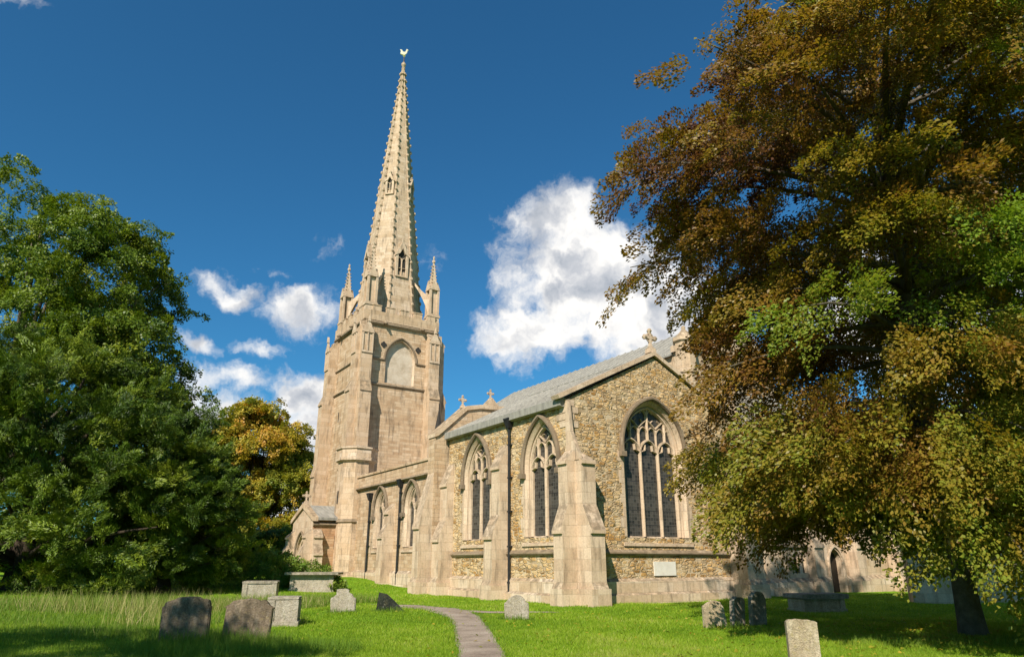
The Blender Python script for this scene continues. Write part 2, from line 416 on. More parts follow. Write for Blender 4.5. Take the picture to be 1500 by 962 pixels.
# ------------------------------------------------------------------ ground
def ground():
    def axis(lo, hi, step, far):
        c = list(np.arange(lo, hi+.01, step)); g = step
        L, R = [], []
        p = lo
        while p > -far: g *= 1.35; p -= g; L.append(p)
        g = step; p = hi
        while p < far: g *= 1.35; p += g; R.append(p)
        return np.array(L[::-1]+c+R)
    X = axis(-34, 34, .5, 1200); Y = axis(2, 70, .5, 1200)
    xx, yy = np.meshgrid(X, Y); zz = gz(xx, yy)
    me = bpy.data.meshes.new('ground'); nx, ny = len(X), len(Y)
    vs = np.stack([xx, yy, zz], -1).reshape(-1, 3)
    idx = np.arange(nx*ny).reshape(ny, nx)
    fs = np.stack([idx[:-1, :-1], idx[:-1, 1:], idx[1:, 1:], idx[1:, :-1]], -1).reshape(-1, 4)
    me.from_pydata(vs.tolist(), [], fs.tolist()); me.materials.append(GROUND)
    for p in me.polygons: p.use_smooth = True
    o = bpy.data.objects.new('ground', me); COL.objects.link(o); o['kind'] = 'structure'
    rng = np.random.default_rng(4)
    for k, P in enumerate(PATHS):
        mb = MB(); n = len(P); vs = []
        for i in range(n):
            d = P[min(i+1, n-1), :2]-P[max(i-1, 0), :2]; d /= np.linalg.norm(d); q = np.array([-d[1], d[0]])
            for s_ in (-1, -.5, 0, .5, 1):
                w = P[i, 2]*(1 + (rng.normal()*.05 if abs(s_) == 1 else 0)); e = P[i, :2]+q*w*s_
                vs.append((e[0], e[1], float(gz(*e)) + .012 + .004*k + .012*(1-s_*s_)))
        mb.add(vs, [(i*5+j, i*5+j+1, i*5+j+6, i*5+j+5) for i in range(n-1) for j in range(4)])
        p = mb.build('path', PATHM, smooth=True); p['kind'] = 'structure'
ground()

# ------------------------------------------------------------------ church: masonry
def window(xf, hw, sill, spring, rise, bars, name='window', surround=True, depth=.42, flare=.26, ring=.24, hood=True, bw=.11, sillh=.34, dress=DRESS):
    """glass with tracery, splayed jambs, flat dressed surround, hood mould and sloping sill as its sub-parts"""
    g = MB(); g.prism(arch_loop(hw, sill, spring, rise), lambda p, q, t: (p, t, q), depth+.10, depth+.14)
    W_ = g.build(name, GLASS, CH, xf)
    tr = MB()
    for k, (pts, w) in enumerate(bars):
        seg = []
        def flush(seg):
            if len(seg) > 1: tr.bar(seg, w, depth-.05+.0025*k, depth+.09+.0013*k)
        for p in pts:
            if p[1] < spring or p[1]-spring < arch_h(p[0], hw, rise)+.03: seg.append(p)
            else: flush(seg); seg = []
        flush(seg)
    # frame following the opening
    tr.bar([(-hw+.02, sill)] + [(x*.985, z-.015) for x, z in arch(hw, spring, rise)] + [(hw-.02, sill)], .13, depth-.07, depth+.13)
    tr.build('tracery', dress, W_, xf)
    R = (hw+flare); rise2 = rise*R/hw
    outer = arch_loop(R, sill-.02, spring, rise2); inner = arch_loop(hw+.01, sill-.02, spring, rise)
    mid = arch_loop(hw+flare*.45, sill-.02, spring, rise*(hw+flare*.45)/hw)
    sm = MB(); n = len(outer)
    vs = [(x, -.012, z) for x, z in outer] + [(x, .14, z) for x, z in mid] + [(x, .20, z) for x, z in mid] + [(x, depth+.05, z) for x, z in inner]
    sm.add(vs, [(j*n+i, j*n+i+1, (j+1)*n+i+1, (j+1)*n+i) for j in range(3) for i in range(n-1)])
    if ring:
        o2 = arch_loop(R+.06, sill-.02, spring, rise2*(R+.06)/R)
        vs = [(x, -.014, z) for x, z in outer] + [(x, -.014, z) for x, z in o2] + [(x, .05, z) for x, z in o2]
        sm.add(vs, [(j*n+i, j*n+i+1, (j+1)*n+i+1, (j+1)*n+i) for j in range(2) for i in range(n-1)])
        z, k = sill-.02, 0                       # long-and-short jamb stones
        while z < spring-.1:
            hh = min(.36+.1*((k*7) % 3), spring-z)
            for sx in (-1, 1):
                w_ = ring*(1.15 if (k+(sx > 0)) % 2 else .55)+.05*((k*5) % 3)/2
                x0, x1 = sorted((sx*(R+.055), sx*(R+w_))); sm.box(x0, x1, -.012-.002*(k % 3), .03, z+.006, z+hh-.006)
            z += hh; k += 1
    sm.build('stone_surround', dress, W_, xf, recalc=False)
    s_ = MB(); k = R+ring*.9
    s_.prism([(-.06, sill-sillh-.06), (-.06, sill-sillh+.04), (depth+.09, sill+.02), (depth+.09, sill-sillh-.06)], lambda p, q, t: (t, p, q), -k, k)
    s_.build('sill', dress, W_, xf)
    if hood:
        hm = MB(); hr = R+.10
        a_ = arch(hr, spring, rise2*hr/R, 18)
        hm.bar([(a_[0][0], spring-.32)] + a_ + [(a_[-1][0], spring-.32)], .20, -.17, -.003, -.10)
        for sx in (a_[0][0], a_[-1][0]): hm.box(sx-.15, sx+.15, -.20, -.004, spring-.46, spring-.24)
        hm.build('hood_mould', HOOD, W_, xf)
    return W_

def head(x0, hw, z, rise, n=8): return arch(hw, z, rise, n, x0)
def vline(x, z0, z1): return [(x, z0+(z1-z0)*i/24) for i in range(25)]
def dense(pts, k=6):
    out = []
    for p, q in zip(pts, pts[1:]):
        out += [(p[0]+(q[0]-p[0])*i/k, p[1]+(q[1]-p[1])*i/k) for i in range(k)]
    return out + [pts[-1]]
def tracery(nl, hw, sill, spring, rise, bw=.12):
    lw = 2*hw/nl; B = []; hz = spring-.22; hr = lw*.62
    for i in range(1, nl): B.append((vline(-hw+i*lw, sill, hz+.12), bw))
    cs = [-hw+(i+.5)*lw for i in range(nl)]
    for c in cs:
        B.append((head(c, lw/2, hz, hr, 8), bw*.9))
        # cusps inside the light head
        for s_ in (-1, 1): B.append((dense([(c+s_*lw*.43, hz+.12), (c+s_*lw*.22, hz+.20), (c+s_*lw*.20, hz+hr*.66)], 4), bw*.45))
        B.append((vline(c, hz+hr, spring+rise), bw*.8))
    t1 = hz+hr+lw*.52
    xs = [-hw+i*lw for i in range(nl+1)]
    for x in xs:
        if abs(x) < hw-.01: B.append((vline(x, hz+.12, t1-.05), bw*.65))
        for s_ in (-1, 1):                                        # two narrow panels beside every mullion line
            c = x+s_*lw/4
            B.append((head(c, lw/4, t1-lw*.30, lw*.33, 6), bw*.6))
        if abs(x) < hw-.01:
            k = lw*.46; u = t1+.05
            B.append((dense([(x, u-.05), (x-k*.55, u+lw*.16), (x-k, u+lw*.30), (x-k, u+lw*.58), (x-k*.55, u+lw*.78), (x, u+lw*.98)], 5), bw*.7))
            B.append((dense([(x, u-.05), (x+k*.55, u+lw*.16), (x+k, u+lw*.30), (x+k, u+lw*.58), (x+k*.55, u+lw*.78), (x, u+lw*.98)], 5), bw*.7))
            for t in range(4):
                an = PI/4+t*PI/2
                B.append((dense([(x+k*.95*math.cos(an), u+lw*.45+k*.9*math.sin(an)), (x+k*.42*math.cos(an), u+lw*.45+k*.42*math.sin(an))], 5), bw*.4))
    return B

def buttress(face, at, w, prof, mat=DRESS, base=-.4, plinth=True, parent=CH, name='buttress'):
    """stepped buttress; face 'S' projects to -a, 'E' to -b, 'N' to +a.  prof: [(projection, z up to which it is plumb, z where its weathering ends)]"""
    pl = [(0.05, base)]; z0 = base
    if plinth: pl += [(-prof[0][0]-.13, base), (-prof[0][0]-.13, .62), (-prof[0][0], .86)]
    else: pl += [(-prof[0][0], base)]
    for i, (p, zt, zs) in enumerate(prof):
        nx = prof[i+1][0] if i+1 < len(prof) else -.05
        lip = .085
        pl += [(-p, zt-.14), (-p-lip, zt-.12), (-p-lip, zt), (-nx, zs)]
    if pl[-1][0] < .05: pl.append((.05, prof[-1][2]))
    mb = MB()
    off, c0, c1 = at, 0, w
    if face == 'S': fn = lambda p, q, t: (off[0]+p, off[1]+t, q)
    elif face == 'E': fn = lambda p, q, t: (off[0]+t, off[1]+p, q)
    else: fn = lambda p, q, t: (off[0]-p, off[1]+t, q)
    mb.prism(pl, fn, 0, w)
    if plinth:
        z1 = .62
        if face == 'S': mb.box(off[0]-prof[0][0]-.128, off[0]-.02, off[1]-.11, off[1]+w+.11, base, z1)
        elif face == 'E': mb.box(off[0]-.11, off[0]+w+.11, off[1]-prof[0][0]-.128, off[1]-.02, base, z1)
    return mb.build(name, mat, parent)

def course(face, const, t0, t1, z, h=.2, p=.11, mat=STRING, parent=CH, name='string_course'):
    """moulded string with weathered top"""
    pr = [(.02, z-h*.6), (-p*.55, z-h*.6), (-p, z-h*.25), (-p, z), (.02, z+h*.55)]
    mb = MB()
    fn = (lambda q, zz, t: (const+q, t, zz)) if face == 'S' else ((lambda q, zz, t: (t, const+q, zz)) if face == 'E' else (lambda q, zz, t: (const-q, t, zz)))
    mb.prism(pr, fn, t0, t1)
    return mb.build(name, mat, parent)

def chapel():
    AW, BL, ZE, AP, ZA = 10.5, 10.35, 8.1, 5.26, 10.75
    w1, w2, we = (7.35, 1.08), (1.85, 1.08), (4.92, 1.62)
    mb = MB()
    hs = [arch_loop(hw+.17, 2.56, 5.55, 1.72*(hw+.17)/hw, 14, -b) for b, hw in (w1, w2)]
    mb.sheet([[(0, -.5), (0, ZE), (-BL, ZE), (-BL, -.5)]] + hs, lambda p, q: (0, -p, q))
    he = arch_loop(1.62+.21, 2.56, 6.40, 1.95*(1.83)/1.62, 14, 4.92)
    mb.sheet([[(0, -.5), (AW, -.5), (AW, ZE), (AP, ZA), (0, ZE)], he], lambda p, q: (p, 0, q))
    mb.add([(AW, 0, -.5), (AW, BL, -.5), (AW, BL, ZE), (AW, 0, ZE)], [(0, 1, 2, 3)])
    mb.build('chapel_wall', RUB, CH, recalc=False)
    # inner dark room so that nothing shows through the panes
    for b, hw in (w1, w2):
        window(SOUTH(0, b), hw, 2.62, 5.55, 1.72, tracery(2, hw, 2.62, 5.55, 1.72), depth=.24, flare=.18)
    window(EAST(0, 4.92), 1.62, 2.62, 6.40, 1.95, tracery(3, 1.62, 2.62, 6.40, 1.95), depth=.30, flare=.22)
    # plinth with chamfered top, in two stages
    for nm, (p, zt) in (('S', (.14, .82)), ('E', (.14, .82))):
        pr = [(.02, -.5), (-p-.10, -.5), (-p-.10, .30), (-p, .38), (-p, zt), (.02, zt+.14)]
        m2 = MB()
        if nm == 'S': m2.prism(pr, lambda q, zz, t: (q, t, zz), 0, BL)
        else: m2.prism(pr, lambda q, zz, t: (t, q, zz), 0, AW)
        m2.build('plinth', PLINTH, CH)
    for t0, t1 in ((.75, 4.5), (5.2, 9.7)): course('S', 0, t0, t1, 1.97, .22, .13)
    course('E', 0, .75, 9.35, 1.97, .22, .13)
    # buttresses: an angle pair with a canted pier in the re-entrant corner
    buttress('S', (0, -.50), .60, [(.70, 2.75, 3.75), (.40, 5.45, 6.0)])
    buttress('E', (0, 0), .72, [(1.34, 2.75, 3.75), (.90, 5.45, 6.0)])
    fl = MB(); fl.prism([(.03, 5.5), (-.80, 5.5), (-.78, 5.75), (-.28, 6.75), (-.14, 8.0), (.03, 8.05)], lambda p, q, t: (t, p, q), -.025, .15); fl.build('raking_fillet', DRESS, CH)
    buttress('S', (0, 4.5), .72, [(.84, 2.65, 3.6), (.46, 5.75, 6.9)])
    buttress('S', (0, 9.7), .75, [(.80, 2.65, 3.6), (.42, 5.4, 6.6)])
    buttress('E', (9.35, 0), 1.15, [(.95, 3.2, 4.2), (.55, 6.2, 7.2)])
    # quoins at the top of the corner
    q = MB()
    for i in range(4): q.box(-.03, .42 if i % 2 else .62, -.03, .62 if i % 2 else .42, 6.95+i*.30, 7.22+i*.30)
    q.build('quoin', DRESS, CH)
    # lead roof with rolls, eaves gutter, coped gable
    r = MB()
    s1 = (ZA-ZE)/AP
    def slope(a): return ZE+.12+s1*(a+.0)
    r.hexa([(-.2, .35, slope(-.2)-.10), (AP, .35, slope(AP)-.10), (AP, BL+.2, slope(AP)-.10), (-.2, BL+.2, slope(-.2)-.10),
            (-.2, .35, slope(-.2)), (AP, .35, slope(AP)), (AP, BL+.2, slope(AP)), (-.2, BL+.2, slope(-.2))])
    zr = slope(AP); s2 = (zr-ZE)/(AW+.3-AP)
    r.hexa([(AP, .35, zr-.10), (AW+.3, .35, ZE-.1), (AW+.3, BL+.2, ZE-.1), (AP, BL+.2, zr-.10),
            (AP, .35, zr), (AW+.3, .35, ZE), (AW+.3, BL+.2, ZE), (AP, BL+.2, zr)])
    ro = r.build('chapel_roof', LEAD, CH)
    rl = MB()
    for i in range(15):
        b = .75+i*.68
        rl.tube([(-.19, b, slope(-.19)+.02), (AP, b, slope(AP)+.02)], .045, 6)
    rl.tube([(AP, .3, zr+.03), (AP, BL+.1, zr+.03)], .09, 8)
    rl.build('lead_roll', LEAD, ro)
    g = MB(); g.prism([(-.27, ZE-.26), (-.27, ZE+.06), (-.22, ZE+.10), (.02, ZE+.10), (.02, ZE-.26), (-.10, ZE-.32)], lambda q, zz, t: (q, t, zz), .05, BL+.1)
    g.build('eaves_gutter', LEAD, ro)
    cp = MB()
    for (a0, z0, a1, z1) in ((-.42, ZE-.02, AP, ZA+.10), (AW+.42, ZE-.02, AP, ZA+.10)):
        d = Vector((a1-a0, z1-z0)).normalized(); n_ = Vector((-d.y, d.x)); n_ = n_ if n_.y > 0 else -n_
        P = [Vector((a0, z0)), Vector((a1, z1))]
        c = [P[0], P[1], P[1]+Vector((0, .20)), P[0]+n_*.17]
        cp.prism([(q.x, q.y) for q in c], lambda p, q, t: (p, t, q), -.14 if a0 < 0 else -.137, .40)
    cp.build('gable_coping', DRESS, CH)
    cross(AP, .12, ZA+.25, 1.15)
    rainpipe(SOUTH(0, 4.22), 7.75, .1)
    t = MB(); t.box(4.48, 5.76, -.05, .02, 1.03, 1.60); t.build('wall_tablet', PLAQ, CH)

def cross(a, b, z, h, name='gable_cross'):
    m = MB(); k = h/1.0
    m.frustum(a, b, [(z, .24*k), (z+.18*k, .22*k), (z+.30*k, .10*k), (z+.40*k, .07*k)], 4, PI/4)
    m.box(a-.055*k, a+.055*k, b-.05*k, b+.05*k, z+.38*k, z+1.0*k)
    m.box(a-.30*k, a+.30*k, b-.052*k, b+.052*k, z+.62*k, z+.74*k)
    for da, dz in ((-.29, .68), (.29, .68), (0, .98)):
        m.frustum(a+da*k, b, [(z+(dz-.10)*k, .06*k), (z+dz*k, .12*k), (z+(dz+.10)*k, .06*k)], 6)
    pts = [(a+.19*k*math.cos(t*PI/8), b, z+.68*k+.19*k*math.sin(t*PI/8)) for t in range(17)]
    m.tube(pts, .035*k, 5)
    return m.build(name, DRESS, CH)

def rainpipe(xf, ztop, zbot, hopper=True):
    m = MB(); m.tube([(0, -.13, zbot), (0, -.13, ztop)], .06, 8)
    for z in np.arange(zbot+.6, ztop, 1.5): m.box(-.10, .10, -.17, .02, z, z+.07)
    o = m.build('drainpipe', IRON, CH, xf)
    if hopper:
        h = MB(); h.hexa([(-.10, -.22, ztop-.25), (.10, -.22, ztop-.25), (.10, -.01, ztop-.25), (-.10, -.01, ztop-.25), (-.22, -.32, ztop+.15), (.22, -.32, ztop+.15), (.22, -.005, ztop+.15), (-.22, -.005, ztop+.15)])
        h.box(-.23, .23, -.33, -.004, ztop+.15, ztop+.22)
        h.build('rainwater_head', IRON, o, xf)
chapel()

def aisle():
    # thin gabled end wall of the aisle standing above the chapel roof
    m = MB()
    prof = [(-.75, -.5), (-.75, 8.0), (1.15, 9.62), (2.0, 9.80), (6.5, 10.0), (6.5, -.5)]
    m.prism(prof, lambda p, q, t: (p, t, q), 10.6, 11.35)
    m.build('aisle_end_wall', BAND, CH)
    c = MB()
    c.prism([(-.80, 7.95), (-.80, 8.14), (1.10, 9.85), (2.0, 10.03), (6.5, 10.23), (6.5, 10.0), (2.0, 9.80), (1.15, 9.62), (-.60, 8.03)], lambda p, q, t: (p, t, q), 10.5, 11.45)
    c.build('aisle_coping', ASH, CH)
    cross(1.1, 11.0, 9.80, .70)
    g = MB(); g.prism([(2.35, 10.0), (3.55, 10.0), (2.95, 10.62)], lambda p, q, t: (p, t, q), 10.8, 11.25); g.build('gablet', ASH, CH)
    cross(2.95, 11.02, 10.45, .64)
    buttress('S', (-.75, 10.62), .7, [(.72, 3.3, 6.2)])
    # south aisle wall
    m = MB()
    ws = [(14.75, .78), (19.3, .78)]
    hs = [arch_loop(hw+.20, 2.36, 4.55, 1.15*(hw+.20)/hw, 12, -b) for b, hw in ws]
    m.sheet([[(-11.3, -.3), (-11.3, 6.3), (-26.5, 6.3), (-26.5, -.3)]] + hs, lambda p, q: (0, -p, q))
    m.build('aisle_wall', BAND, CH, recalc=False)
    for b, hw in ws:
        hw_, sp, rs = hw, 4.55, 1.15
        B = [(vline(0, 2.4, 4.5), .11), (head(-hw_/2, hw_/2, 4.35, .62, 8), .09), (head(hw_/2, hw_/2, 4.35, .62, 8), .09),
             (dense([(0, 4.45), (-.30, 4.85), (-.28, 5.15), (0, 5.6)], 6), .08), (dense([(0, 4.45), (.30, 4.85), (.28, 5.15), (0, 5.6)], 6), .08)]
        window(SOUTH(0, b), hw, 2.42, sp, rs, B, flare=.20, ring=.22, depth=.20, sillh=.26)
    p = MB(); p.box(-.10, .35, 11.36, 26.4, 6.3, 7.0); p.box(-.17, .42, 11.36, 26.4, 7.0, 7.14); p.build('aisle_parapet', BAND, CH)
    course('S', 0, 11.36, 23.4, 6.28, .24, .22)
    r = MB(); r.hexa([(.3, 12.4, 6.5), (11.2, 12.4, 6.9), (11.2, 27.4, 6.9), (.3, 27.4, 6.5), (.3, 12.4, 6.65), (11.2, 12.4, 7.05), (11.2, 27.4, 7.05), (.3, 27.4, 6.65)])
    r.build('aisle_roof', LEAD, CH)
    pl = MB(); pl.prism([(.02, -.3), (-.16, -.3), (-.16, .95), (.02, 1.12)], lambda q, zz, t: (q, t, zz), 11.36, 23.6); pl.build('plinth', PLINTH, CH)
    buttress('S', (0, 17.1), .7, [(.75, 3.0, 3.7), (.4, 4.4, 5.0)], base=0, plinth=False)
    buttress('S', (0, 12.35), .6, [(.55, 3.2, 3.9), (.35, 4.9, 5.5)], base=0, plinth=False)
    rainpipe(SOUTH(0, 16.2), 6.05, .35); rainpipe(SOUTH(0, 20.9), 5.6, .4)
    s = MB(); s.box(-.35, .0, 11.5, 11.62, 6.0, 7.6); s.build('gutter_bracket', IRON, CH)
    # nave: clerestory wall and high lead roof, coped east gable with corner turret
    nv = MB()
    A0, A1, AC, ZE, ZR = 11.3, 19.7, 15.5, 13.1, 15.85
    nv.sheet([[(A0, -.5), (A1, -.5), (A1, ZE), (AC, ZR-.1), (A0, ZE)]], lambda p, q: (p, 4.0, q))
    for a in (A0, A1): nv.add([(a, 4, -.5), (a, 28, -.5), (a, 28, ZE), (a, 4, ZE)], [(0, 1, 2, 3)])
    nv.sheet([[(A0, -.5), (A1, -.5), (A1, ZE), (AC, ZR-.1), (A0, ZE)]], lambda p, q: (p, 28.0, q))
    nv.build('nave_wall', ASH, CH, recalc=False)
    r = MB(); s1 = (ZR-ZE)/(AC-A0)
    for a0, a1, z0, z1 in ((A0-.25, AC, ZE-.15, ZR), (A1+.25, AC, ZE-.15, ZR)):
        r.hexa([(a0, 4.4, z0-.1), (a1, 4.4, z1-.1), (a1, 28.1, z1-.1), (a0, 28.1, z0-.1), (a0, 4.4, z0), (a1, 4.4, z1), (a1, 28.1, z1), (a0, 28.1, z0)])
    ro = r.build('nave_roof', LEAD, CH)
    rl = MB()
    for i in range(32): rl.tube([(A0-.2, 4.9+i*.73, ZE-.11), (AC, 4.9+i*.73, ZR+.02)], .05, 5)
    rl.build('lead_roll', LEAD, ro)
    cp = MB()
    for a0 in (A0-.2, A1+.2):
        cp.prism([(a0, ZE-.05), (AC, ZR+.02), (AC, ZR+.42), (a0, ZE+.30)], lambda p, q, t: (p, t, q), 3.82 if a0 < AC else 3.823, 4.4)
    cp.prism([(A0+.5, ZE-.55), (AC, ZR-1.0), (AC, ZR-.85), (A0+.5, ZE-.38)], lambda p, q, t: (p, t, q), 3.88, 4.05)
    cp.build('gable_coping', DRESS, CH)
    t = MB(); t.frustum(11.6, 3.75, [(9.5, .62), (11.6, .62), (11.7, .72), (11.85, .72), (11.95, .60), (13.5, .58), (13.6, .70), (13.8, .70), (13.9, .5), (14.35, .12), (14.5, .14), (14.6, .03)], 8, PI/8)
    t.build('nave_turret', ASH, CH)
    # long upper windows of the nave gable, mostly behind the beech
    window(EAST(4.0, AC), 2.1, 7.2, 10.6, 2.4, tracery(4, 2.1, 7.2, 10.6, 2.4), depth=.2)
    f = MB(); f.frustum(7.35, 26.2, [(7.0, .4), (11.4, .36), (13.1, .04)], 6); f.box(7.32, 7.38, 26.17, 26.23, 13.0, 13.6)
    f.build('lead_spirelet', DARK, CH)
aisle()

def tower():
    A0, A1, B0, B1, ZT = 1.15, 7.55, 27.5, 34.2, 19.9
    ac, bc = (A0+A1)/2, (B0+B1)/2
    m = MB()
    hE = arch_loop(1.27, 15.05, 16.95, 1.75, 12, 4.35); hS = arch_loop(1.27, 15.05, 16.95, 1.75, 12, -bc)
    m.sheet([[(A0, -.2), (A1, -.2), (A1, ZT), (A0, ZT)], hE], lambda p, q: (p, B0, q))
    m.sheet([[(-B0, -.2), (-B1, -.2), (-B1, ZT), (-B0, ZT)]], lambda p, q: (A0, -p, q))
    m.add([(A1, B0, -.2), (A1, B1, -.2), (A1, B1, ZT), (A1, B0, ZT), (A0, B1, -.2), (A0, B1, ZT)], [(0, 1, 2, 3), (1, 4, 5, 2)])
    m.add([(A0, B0, ZT-.02), (A1, B0, ZT-.02), (A1, B1, ZT-.02), (A0, B1, ZT-.02)], [(0, 1, 2, 3)])
    T = m.build('tower', BAND, CH, recalc=False)
    for xf in (EAST(B0, 4.35),):
        # belfry opening, walled up with pale rubble
        b = MB(); L = arch_loop(1.28, 15.0, 16.95, 1.75, 12); n = len(L)
        b.add([(x, 0, z) for x, z in L] + [(x*.93, .26, z-.02) for x, z in L], [(i, i+1, n+i+1, n+i) for i in range(n-1)])
        f_ = MB(); f_.sheet([[(x*.93, z-.02) for x, z in L]], lambda p, q: (p, .25, q)); f_.build('rubble_infill', INFILL, T, xf)
        b.build('blocked_belfry_arch', DRESS, T, xf, recalc=False)
        h = MB(); h.bar(arch(1.40, 16.95, 1.94, 16), .16, -.14, -.003); h.build('hood_mould', HOOD, T, xf)
        for sx in (-1.52, 1.52):
            q = MB()
            for k in range(4):
                an = k*PI/2; q.frustum(0, 0, [(0, .13), (.03, .13)], 10)
                q.v[-20:] = [(sx+x+.13*math.cos(an), -.012-.004*k-z_, 18.15+y+.13*math.sin(an)) for x, y, z_ in q.v[-20:]]
            q.build('quatrefoil', DARK, T, xf)
    prj = .85
    def cs(z, h, p, gaps=True):
        course('E', B0, A0, A1, z, h, p, parent=T); course('S', A0, B0-.0, B1, z, h, p, parent=T); course('N', A1, B0, B1, z, h, p, parent=T)
    cs(14.87, .22, .14); cs(ZT, .34, .24)
    for f, c, t0, t1 in (('E', B0, A0+.5, 2.95), ('E', B0, 5.75, A1-.5), ('S', A0, B0+.5, B1-.5)): course(f, c, t0, t1, 16.95, .2, .12, parent=T)
    # parapet with merlons
    p = MB()
    p.box(A0-.12, A1+.12, B0-.12, B0+.25, ZT+.15, 20.85); p.box(A0-.123, A0+.25, B0+.25, B1+.12, ZT+.152, 20.852)
    p.box(A1-.25, A1+.123, B0+.25, B1+.12, ZT+.152, 20.852); p.box(A0+.25, A1-.25, B1-.25, B1+.12, ZT+.15, 20.85)
    for i in range(5):
        t = A0+.55+i*1.22
        p.box(t, t+.72, B0-.10, B0+.22, 20.85, 21.3); p.box(t-.03, t+.75, B0-.14, B0+.26, 21.3, 21.38)
        p.box(t, t+.72, B1-.22, B1+.10, 20.85, 21.3)
        t = B0+.6+i*1.28
        for a in (A0-.10, A1-.22): p.box(a, a+.32, t, t+.74, 20.852, 21.3); p.box(a-.03, a+.35, t-.03, t+.77, 21.3, 21.38)
    p.build('parapet', TOWER, T)
    for a in (A0+1.6, A0+4.9):                   # gargoyles on the cornice
        g = MB(); g.tube([(a, B0+.0, ZT+.05), (a, B0-.35, ZT+.02), (a+.02, B0-.55, ZT-.12)], [.17, .15, .09], 7); g.build('gargoyle', STRING, T, smooth=True)
    for b in (B0+2., B0+5.):
        g = MB(); g.tube([(A0, b, ZT+.05), (A0-.35, b, ZT+.02), (A0-.55, b, ZT-.1)], [.17, .15, .09], 7); g.build('gargoyle', STRING, T, smooth=True)
    # angle buttresses
    low = [(1.10, 8.2, 8.9), (.98, 14.1, 14.9), (.72, 18.9, 19.9)]
    w = .92
    for face, at in (('E', (A0-.42, B0)), ('E', (A1-.55-.42, B0)), ('S', (A0, B0-.30)), ('S', (A0, B1-.62)), ('N', (A1, B0-.05)), ('N', (A1, B1-.62))):
        b = buttress(face, at, w, low, TOWER, base=-.2, plinth=False, parent=T, name='tower_buttress')
        # traceried panel with gablet on the top stage
        pm = MB()
        if face in 'ES':
            for x0, x1 in ((.0, .12), (.40, .52), (.80, .92)): pm.box(x0, x1, -.07, .0, 17.2, 18.75)
            pm.box(0, .92, -.072, -.001, 17.05, 17.2)
            pm.prism([(-.05, 18.7), (.97, 18.7), (.46, 19.75)], lambda p_, q, t: (p_, t, q), -.10, .02)
            pm.prism([(.36, 19.6), (.56, 19.6), (.46, 20.1)], lambda p_, q, t: (p_, t, q), -.16, .02)
            f2 = (lambda x, y, z: (at[0]+x, at[1]-.72+y, z)) if face == 'E' else (lambda x, y, z: (at[0]-.72+y, at[1]+w-x, z))
            pm.build('panelled_gablet', DRESS, b, f2)
        course_z = 16.95
    # corner clasp filling the re-entrant corner
    for a, b in ((A0, B0), (A0, B1), (A1, B0)):
        c = MB(); c.box(a-.32, a+.32, b-.32, b+.32, -.2, 19.6); c.build('corner_clasp', TOWER, T)
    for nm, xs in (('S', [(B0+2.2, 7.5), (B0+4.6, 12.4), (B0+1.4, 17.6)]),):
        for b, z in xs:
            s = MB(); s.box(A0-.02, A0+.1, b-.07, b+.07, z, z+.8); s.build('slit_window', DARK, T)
    # pinnacles
    PN = [(1.60, 28.0), (7.25, 28.0), (1.60, 33.7), (7.25, 33.7)]
    base = None
    for i, (a, b) in enumerate(PN):
        if base is None:
            q = MB()
            q.box(-.46, .46, -.46, .46, 19.9, 21.35); q.box(-.52, .52, -.52, .52, 21.35, 21.5)
            q.box(-.27, .27, -.27, .27, 21.5, 24.2)
            for sx in (-1, 1):
                for sy in (-1, 1): q.box(sx*.36-.09, sx*.36+.09, sy*.36-.09, sy*.36+.09, 21.5, 24.05)
            for k in range(4):
                cs_, sn = round(math.cos(k*PI/2)), round(math.sin(k*PI/2))
                q.prism([(-.48, 23.85), (.48, 23.85), (0, 24.75)], lambda p_, zz, t, c=cs_, s=sn: (p_*c-t*s, p_*s+t*c, zz), -.48-.002*k, -.30)
                q.prism([(-.48, 21.5), (.48, 21.5), (.48, 21.62), (-.48, 21.62)], lambda p_, zz, t, c=cs_, s=sn: (p_*c-t*s, p_*s+t*c, zz), -.475-.002*k, -.2)
            q.frustum(0, 0, [(24.0, .42), (24.3, .36), (26.55, .06)], 4, PI/4)
            for k in range(4):
                for j in range(6):
                    z = 24.6+j*.32; r_ = .36*(1-(z-24.3)/2.5)*.72+.06
                    an = PI/4+k*PI/2; x, y = math.cos(an)*(r_+.05), math.sin(an)*(r_+.05)
                    q.frustum(x, y, [(z-.06, .03), (z, .07), (z+.07, .02)], 5)
            q.frustum(0, 0, [(26.45, .05), (26.6, .15), (26.75, .13), (26.85, .05), (27.05, .10), (27.2, .02)], 6)
            base = q.build('pinnacle', DRESS, T); o = base
        else:
            o = base.copy(); COL.objects.link(o); o.parent = T
        o.location = (a, b, 0)
    return T
TW = tower()

